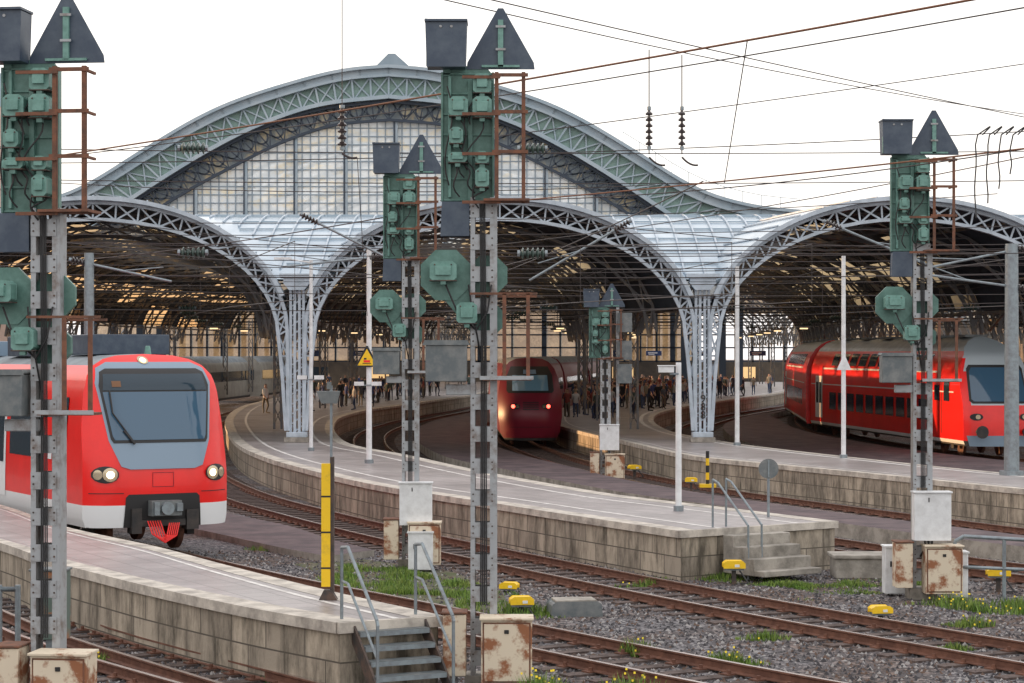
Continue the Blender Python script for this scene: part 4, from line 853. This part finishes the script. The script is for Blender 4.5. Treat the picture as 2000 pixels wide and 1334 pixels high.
for x,y in((-13,138),(-11,158),(7.5,146),(14,160),(20,175),(-6,175),(12,182)):
    t=thing('destination_sign',(x,y,4.3),label='small dark blue hanging platform sign with white lettering bars',cat='platform sign',group='platform signs'); ob('sign_face',dbm,parent=t); ob('hanger',dpm,parent=t)
lt=MB(); lt.box((0,0,0),(.4,.2,.06),M('tube_light',(1,1,1),.4,emit=(1,.7,.35),es=1.6)); ltm=lt.mesh('light_tube'); lh=MB(); lh.box((0,0,.09),(.8,.3,.1),GREYBOX); lh.cyl((0,0,.1),(0,0,1.6),.02,CABLE,5); lhm=lh.mesh('light_housing')
for y in(113,125,138,150,165,180):
    for x0 in(-15,-10.5,3.2,7.2,16):
        x=x0+float(np.interp(y,[83,119,174],[1,-1,3])); t=thing('platform_light',(x,y,5.6),label='lit lamp hanging over the platform',cat='lamp',group='platform lights'); ob('light_tube',ltm,parent=t); ob('light_housing',lhm,parent=t)
fc=bpy.data.curves.new('column_number','FONT'); fc.body='9\n8\n8'; fc.size=.42; fc.align_x='CENTER'; fc.space_line=.75; fc.extrude=.004; fo=bpy.data.objects.new('column_number',fc); COL.objects.link(fo); fc.materials.append(BLACK)
colm=[o for o in bpy.data.objects if o.name.startswith('canopy_column') and abs(o.location.x-7.39)<.01 and o.location.y<84][0]
fo.parent=colm; fo.location=(.02,-.1,1.55); fo.rotation_euler=(R(90),0,0)
pc=Train([(.5,1.33),(.7,1.4),(2.9,1.4),(3.4,1.25),(3.8,.9),(4.0,.5),(4.05,.02)],lambda x,z:0)
PCM=M('parked_coach_paint',(.3,.29,.26),.5,c2=(.2,.19,.17),sc=1)
for x,y in((-25,163),(-23.6,190)):
    c=thing('parked_coach',(x,y,0),rz=-.03,label='dull grey passenger coach parked under the station roof',cat='train coach',group='parked coaches'); ob('body',pc.body(25,lambda z,y:UNDER if z<.8 else TROOF if z>3.5 else PCM,lambda z,x:PCM,front=False),parent=c)
    for sg in(-1,1):
        b=MB(); pc.sp(b,sg,1,24,2.0,2.8,TGLASS,.015); ob('window_band',b,parent=c)
    b=MB(); b.box((0,-.02,2.4),(1.6,.03,.9),TGLASS); ob('end_window',b,parent=c)
# ---------------------------------------------------------------- people
TOPS=[(.02,.02,.025),(.04,.06,.18),(.4,.4,.4),(.2,.04,.03),(.06,.08,.07),(.03,.035,.06),(.28,.24,.18),(.09,.1,.12)]
BOTS=[(.02,.025,.05),(.03,.03,.03),(.05,.08,.16),(.15,.13,.1)]
SK=[M('skin_%d'%i,c,.6) for i,c in enumerate([(.5,.3,.22),(.3,.17,.11)])]; HR=[M('hair_%d'%i,c,.7) for i,c in enumerate([(.03,.02,.015),(.1,.06,.03),(.22,.16,.09)])]
TM=[M('shirt_%d'%i,c,.85) for i,c in enumerate(TOPS)]; BM=[M('trousers_%d'%i,c,.85) for i,c in enumerate(BOTS)]
def person_mesh(i,st,arm,tm,bm,sk_,hr_):
    J=[(0,0,.95),(0,0,1.2),(0,.01,1.4),(0,0,1.5),(0,-.01,1.62),(0,-.01,1.72)]; Rr=[.15,.13,.15,.055,.1,.07]; E=[(0,1),(1,2),(2,3),(3,4),(4,5)]
    for sg in(-1,1):
        k=len(J); J+=[(sg*.18,0,1.4),(sg*.23,.04*sg*arm,1.13),(sg*.22,-.12+.12*sg*arm,.9),(sg*.22,-.15+.12*sg*arm,.82)]; Rr+=[.06,.045,.035,.03]; E+=[(2,k),(k,k+1),(k+1,k+2),(k+2,k+3)]
        k=len(J); J+=[(sg*.1,0,.88),(sg*.11,-.1*sg*st-.02,.48),(sg*.11,-.05*sg*st+ .12*abs(st)*(1 if sg>0 else -.2),.08),(sg*.12,-.18*sg*st-.1,.04)]; Rr+=[.1,.065,.045,.04]; E+=[(0,k),(k,k+1),(k+1,k+2),(k+2,k+3)]
    me=bpy.data.meshes.new('p'); me.from_pydata(J,E,[]); o=bpy.data.objects.new('p',me); COL.objects.link(o); o.modifiers.new('s','SKIN'); m=o.modifiers.new('d','SUBSURF'); m.levels=1
    for v,r in zip(me.skin_vertices[0].data,Rr): v.radius=(r,r*.8)
    me.skin_vertices[0].data[0].use_root=True
    dg=bpy.context.evaluated_depsgraph_get(); out=bpy.data.meshes.new_from_object(o.evaluated_get(dg)); bpy.data.objects.remove(o)
    out.name='person_body'
    for x in(tm,bm,sk_,hr_): out.materials.append(x)
    for p in out.polygons:
        c=p.center; p.use_smooth=True
        p.material_index=3 if (c.z>1.68 or(c.z>1.54 and c.y>.01)) else 2 if (c.z>1.47 or (abs(c.x)>.17 and c.z<1.1 and c.z>.75)) else 0 if c.z>.93 else 1
    return out
PM_=[person_mesh(i,random.choice([0,.3,1,1]),random.choice([0,1]),TM[i%8],BM[i%4],SK[i%4==3],HR[i%3]) for i in range(14)]
def person(x,y,k,rz,lab,s=1,z=H):
    o=ob('person',PM_[k],loc=(x,y,z),rz=rz,label=lab,cat='person',group='travellers on the platforms'); o.scale=(s,s,s*random.uniform(.93,1.02)); return o
PM_.append(person_mesh(15,1,1,M('white_shirt',(.7,.7,.7),.85),BM[3],SK[0],HR[1]))
person(-14.1,123,14,.9,'person in white top walking along the platform edge'); 
LB=['person in dark jacket standing on the platform','person in blue top waiting on the platform','person in light top waiting on the platform','person in dark red top standing on the platform']
def crowd(n,xf,y0,y1,w0,w1):
    for _ in range(n):
        y=y0+(y1-y0)*random.random()**.8; a,c=xf(y); x=random.uniform(a+w0,c-w1); k=random.randrange(14)
        person(x,y,k,random.uniform(0,6.28),LB[{0:0,1:1,2:2,3:3,6:2}.get(k%8,0)],random.uniform(.9,1.02))
def ip(P): 
    P=sorted(P,key=lambda p:p[1]); return lambda y: float(np.interp(y,[p[1] for p in P],[p[0] for p in P]))
bl,br=ip([(-17.9,150),(-16.9,131.7),(-14.8,111.5),(-17.6,180)]),ip([(-2.5,190),(-5.4,161),(-7.2,144.9),(-8.8,131.7),(-9.25,115.9)])
cl,cr_=ip([(9,190),(5.6,155),(3.4,138),(2.4,122),(2.2,105)]),ip([(24.6,193),(14.3,152.5),(9.2,129),(7.3,111.5)])
crowd(44,lambda y:(bl(y)+3.5,br(y)),126,175,.6,.4); crowd(15,lambda y:(bl(y),br(y)),140,200,.6,.6)
crowd(48,lambda y:(cl(y),cr_(y)),110,140,.6,.7); crowd(130,lambda y:(cl(y),cr_(y)),130,190,.6,.6)
# ---------------------------------------------------------------- vegetation
def grass(nm,cx,cy,rx,ry,N,h,flow=0,label='green grass and weeds growing in the ballast',ang=0):
    V=[];F=[];Mi=[]
    for _ in range(N):
        a=random.uniform(0,6.28); r=math.sqrt(random.random())*(1+.3*math.sin(3*a)); ex,ey=rx*r*math.cos(a),ry*r*math.sin(a); x=cx+ex*math.cos(ang)-ey*math.sin(ang); y=cy+ex*math.sin(ang)+ey*math.cos(ang)
        dn=math.sin(x*5.1)+math.cos(y*4.3)+math.sin(x*2.3+y*1.9)
        if dn+random.uniform(-1.2,1.2)<.15: continue
        hh=h*random.uniform(.3,1.1)*(1.3-r*.6)*(.7+.25*max(0,dn)); w=random.uniform(.006,.016); t_=random.uniform(0,3.14); dx,dy=w*math.cos(t_),w*math.sin(t_); lx,ly=random.uniform(-.4,.4)*hh,random.uniform(-.4,.4)*hh; o=len(V)
        V+=[(x-dx,y-dy,-.14),(x+dx,y+dy,-.14),(x+dx*.7+lx*.5,y+dy*.7+ly*.5,-.14+hh*.6),(x-dx*.7+lx*.5,y-dy*.7+ly*.5,-.14+hh*.6),(x+lx,y+ly,-.14+hh)]; F+=[(o,o+1,o+2,o+3),(o+3,o+2,o+4)]; m=random.choice([0,0,1]); Mi+=[m,m]
        if random.random()<flow:
            o=len(V); e=.013; X,Y,Z=x+lx,y+ly,-.13+hh; V+=[(X-e,Y,Z-e),(X+e,Y,Z-e),(X+e,Y+e,Z+e),(X-e,Y+e,Z+e)]; F.append((o,o+1,o+2,o+3)); Mi.append(2)
    me=bpy.data.meshes.new(nm); me.from_pydata(V,[],F)
    for m in(GRASS,GRASSD,FLOW): me.materials.append(m)
    me.polygons.foreach_set('material_index',Mi); ob(nm,me,kind='stuff',label=label,cat='grass')
def turf(P):
    b=MB(); b.face([(x,y,-.124) for x,y in P],SOIL); ob('turf_ground',b,kind='structure',label='mossy earth between the tracks')
turf([(-4.6,45.2),(-3.2,46.2),(-1.2,43.5),(-.2,40),(0,37),(-1.2,37.2),(-3,41)])
grass('grass',-2.1,41.3,3.2,1.3,14000,.16,ang=-1.1)
grass('grass',-.3,36.8,1.3,.8,2600,.18,ang=-1)
grass('grass',6.4,41,1.9,1.2,9000,.1); grass('grass',8.8,37.3,1.7,.8,4000,.24,.03,label='tall weeds with yellow flowers beside the railing'); 
grass('grass',4.2,42,1.4,.4,1500,.12)
grass('weeds',1.1,27.2,.9,.5,3200,.5,.06,'yellow-flowering weeds at the track edge'); grass('weeds',1.9,31.5,.28,.2,600,.35,.02,'small green weed clump in gravel'); grass('weeds',3.2,30.5,.4,.2,500,.22,.02,'small green weed clump in gravel'); grass('weeds',0,28.7,.4,.3,500,.25,.02,'green weeds beside signal foot')
grass('grass',-5,48.3,.9,.4,900,.15); grass('weeds',-2.6,28.2,1.0,.12,600,.2,.02,'weeds along the foot of the platform wall',ang=-.75)
for x,y in((3.9,33.2),(5.6,38.6),(2.4,40.6),(7.4,34.8),(.9,34.6),(6.6,32),(-5.9,30.8)): grass('weeds',x,y,random.uniform(.2,.5),.15,300,random.uniform(.1,.2),.01,'small green weed clump in gravel')
def tree(x,y,h):
    t=thing('tree',(x,y,0),label='green leafy tree behind the station',cat='tree',group='trees beyond the station'); b=MB(); b.cyl((0,0,-.2),(0,0,h*.5),.35,SLEEP,8,.2)
    for k in range(5): a=k*1.25; b.cyl((0,0,h*.4),(math.cos(a)*h*.2,math.sin(a)*h*.2,h*.7),.15,SLEEP,6,.05)
    ob('trunk',b,parent=t); V=[];F=[]
    cl_=[(random.uniform(-.3,.3)*h,random.uniform(-.3,.3)*h,random.uniform(.4,.95)*h) for _ in range(26)]
    for _ in range(2600):
        c=random.choice(cl_); p=[c[j]+random.gauss(0,.07*h) for j in range(3)]; o=len(V)
        for q in range(3): V.append([p[j]+random.uniform(-.25,.25) for j in range(3)])
        F.append((o,o+1,o+2))
    me=bpy.data.meshes.new('crown'); me.from_pydata(V,[],F); me.materials.append(LEAF); ob('crown',me,parent=t)
for x,y,h in((45,160,7),(43,145,6.5),(40,130,6)): tree(x,y,h)
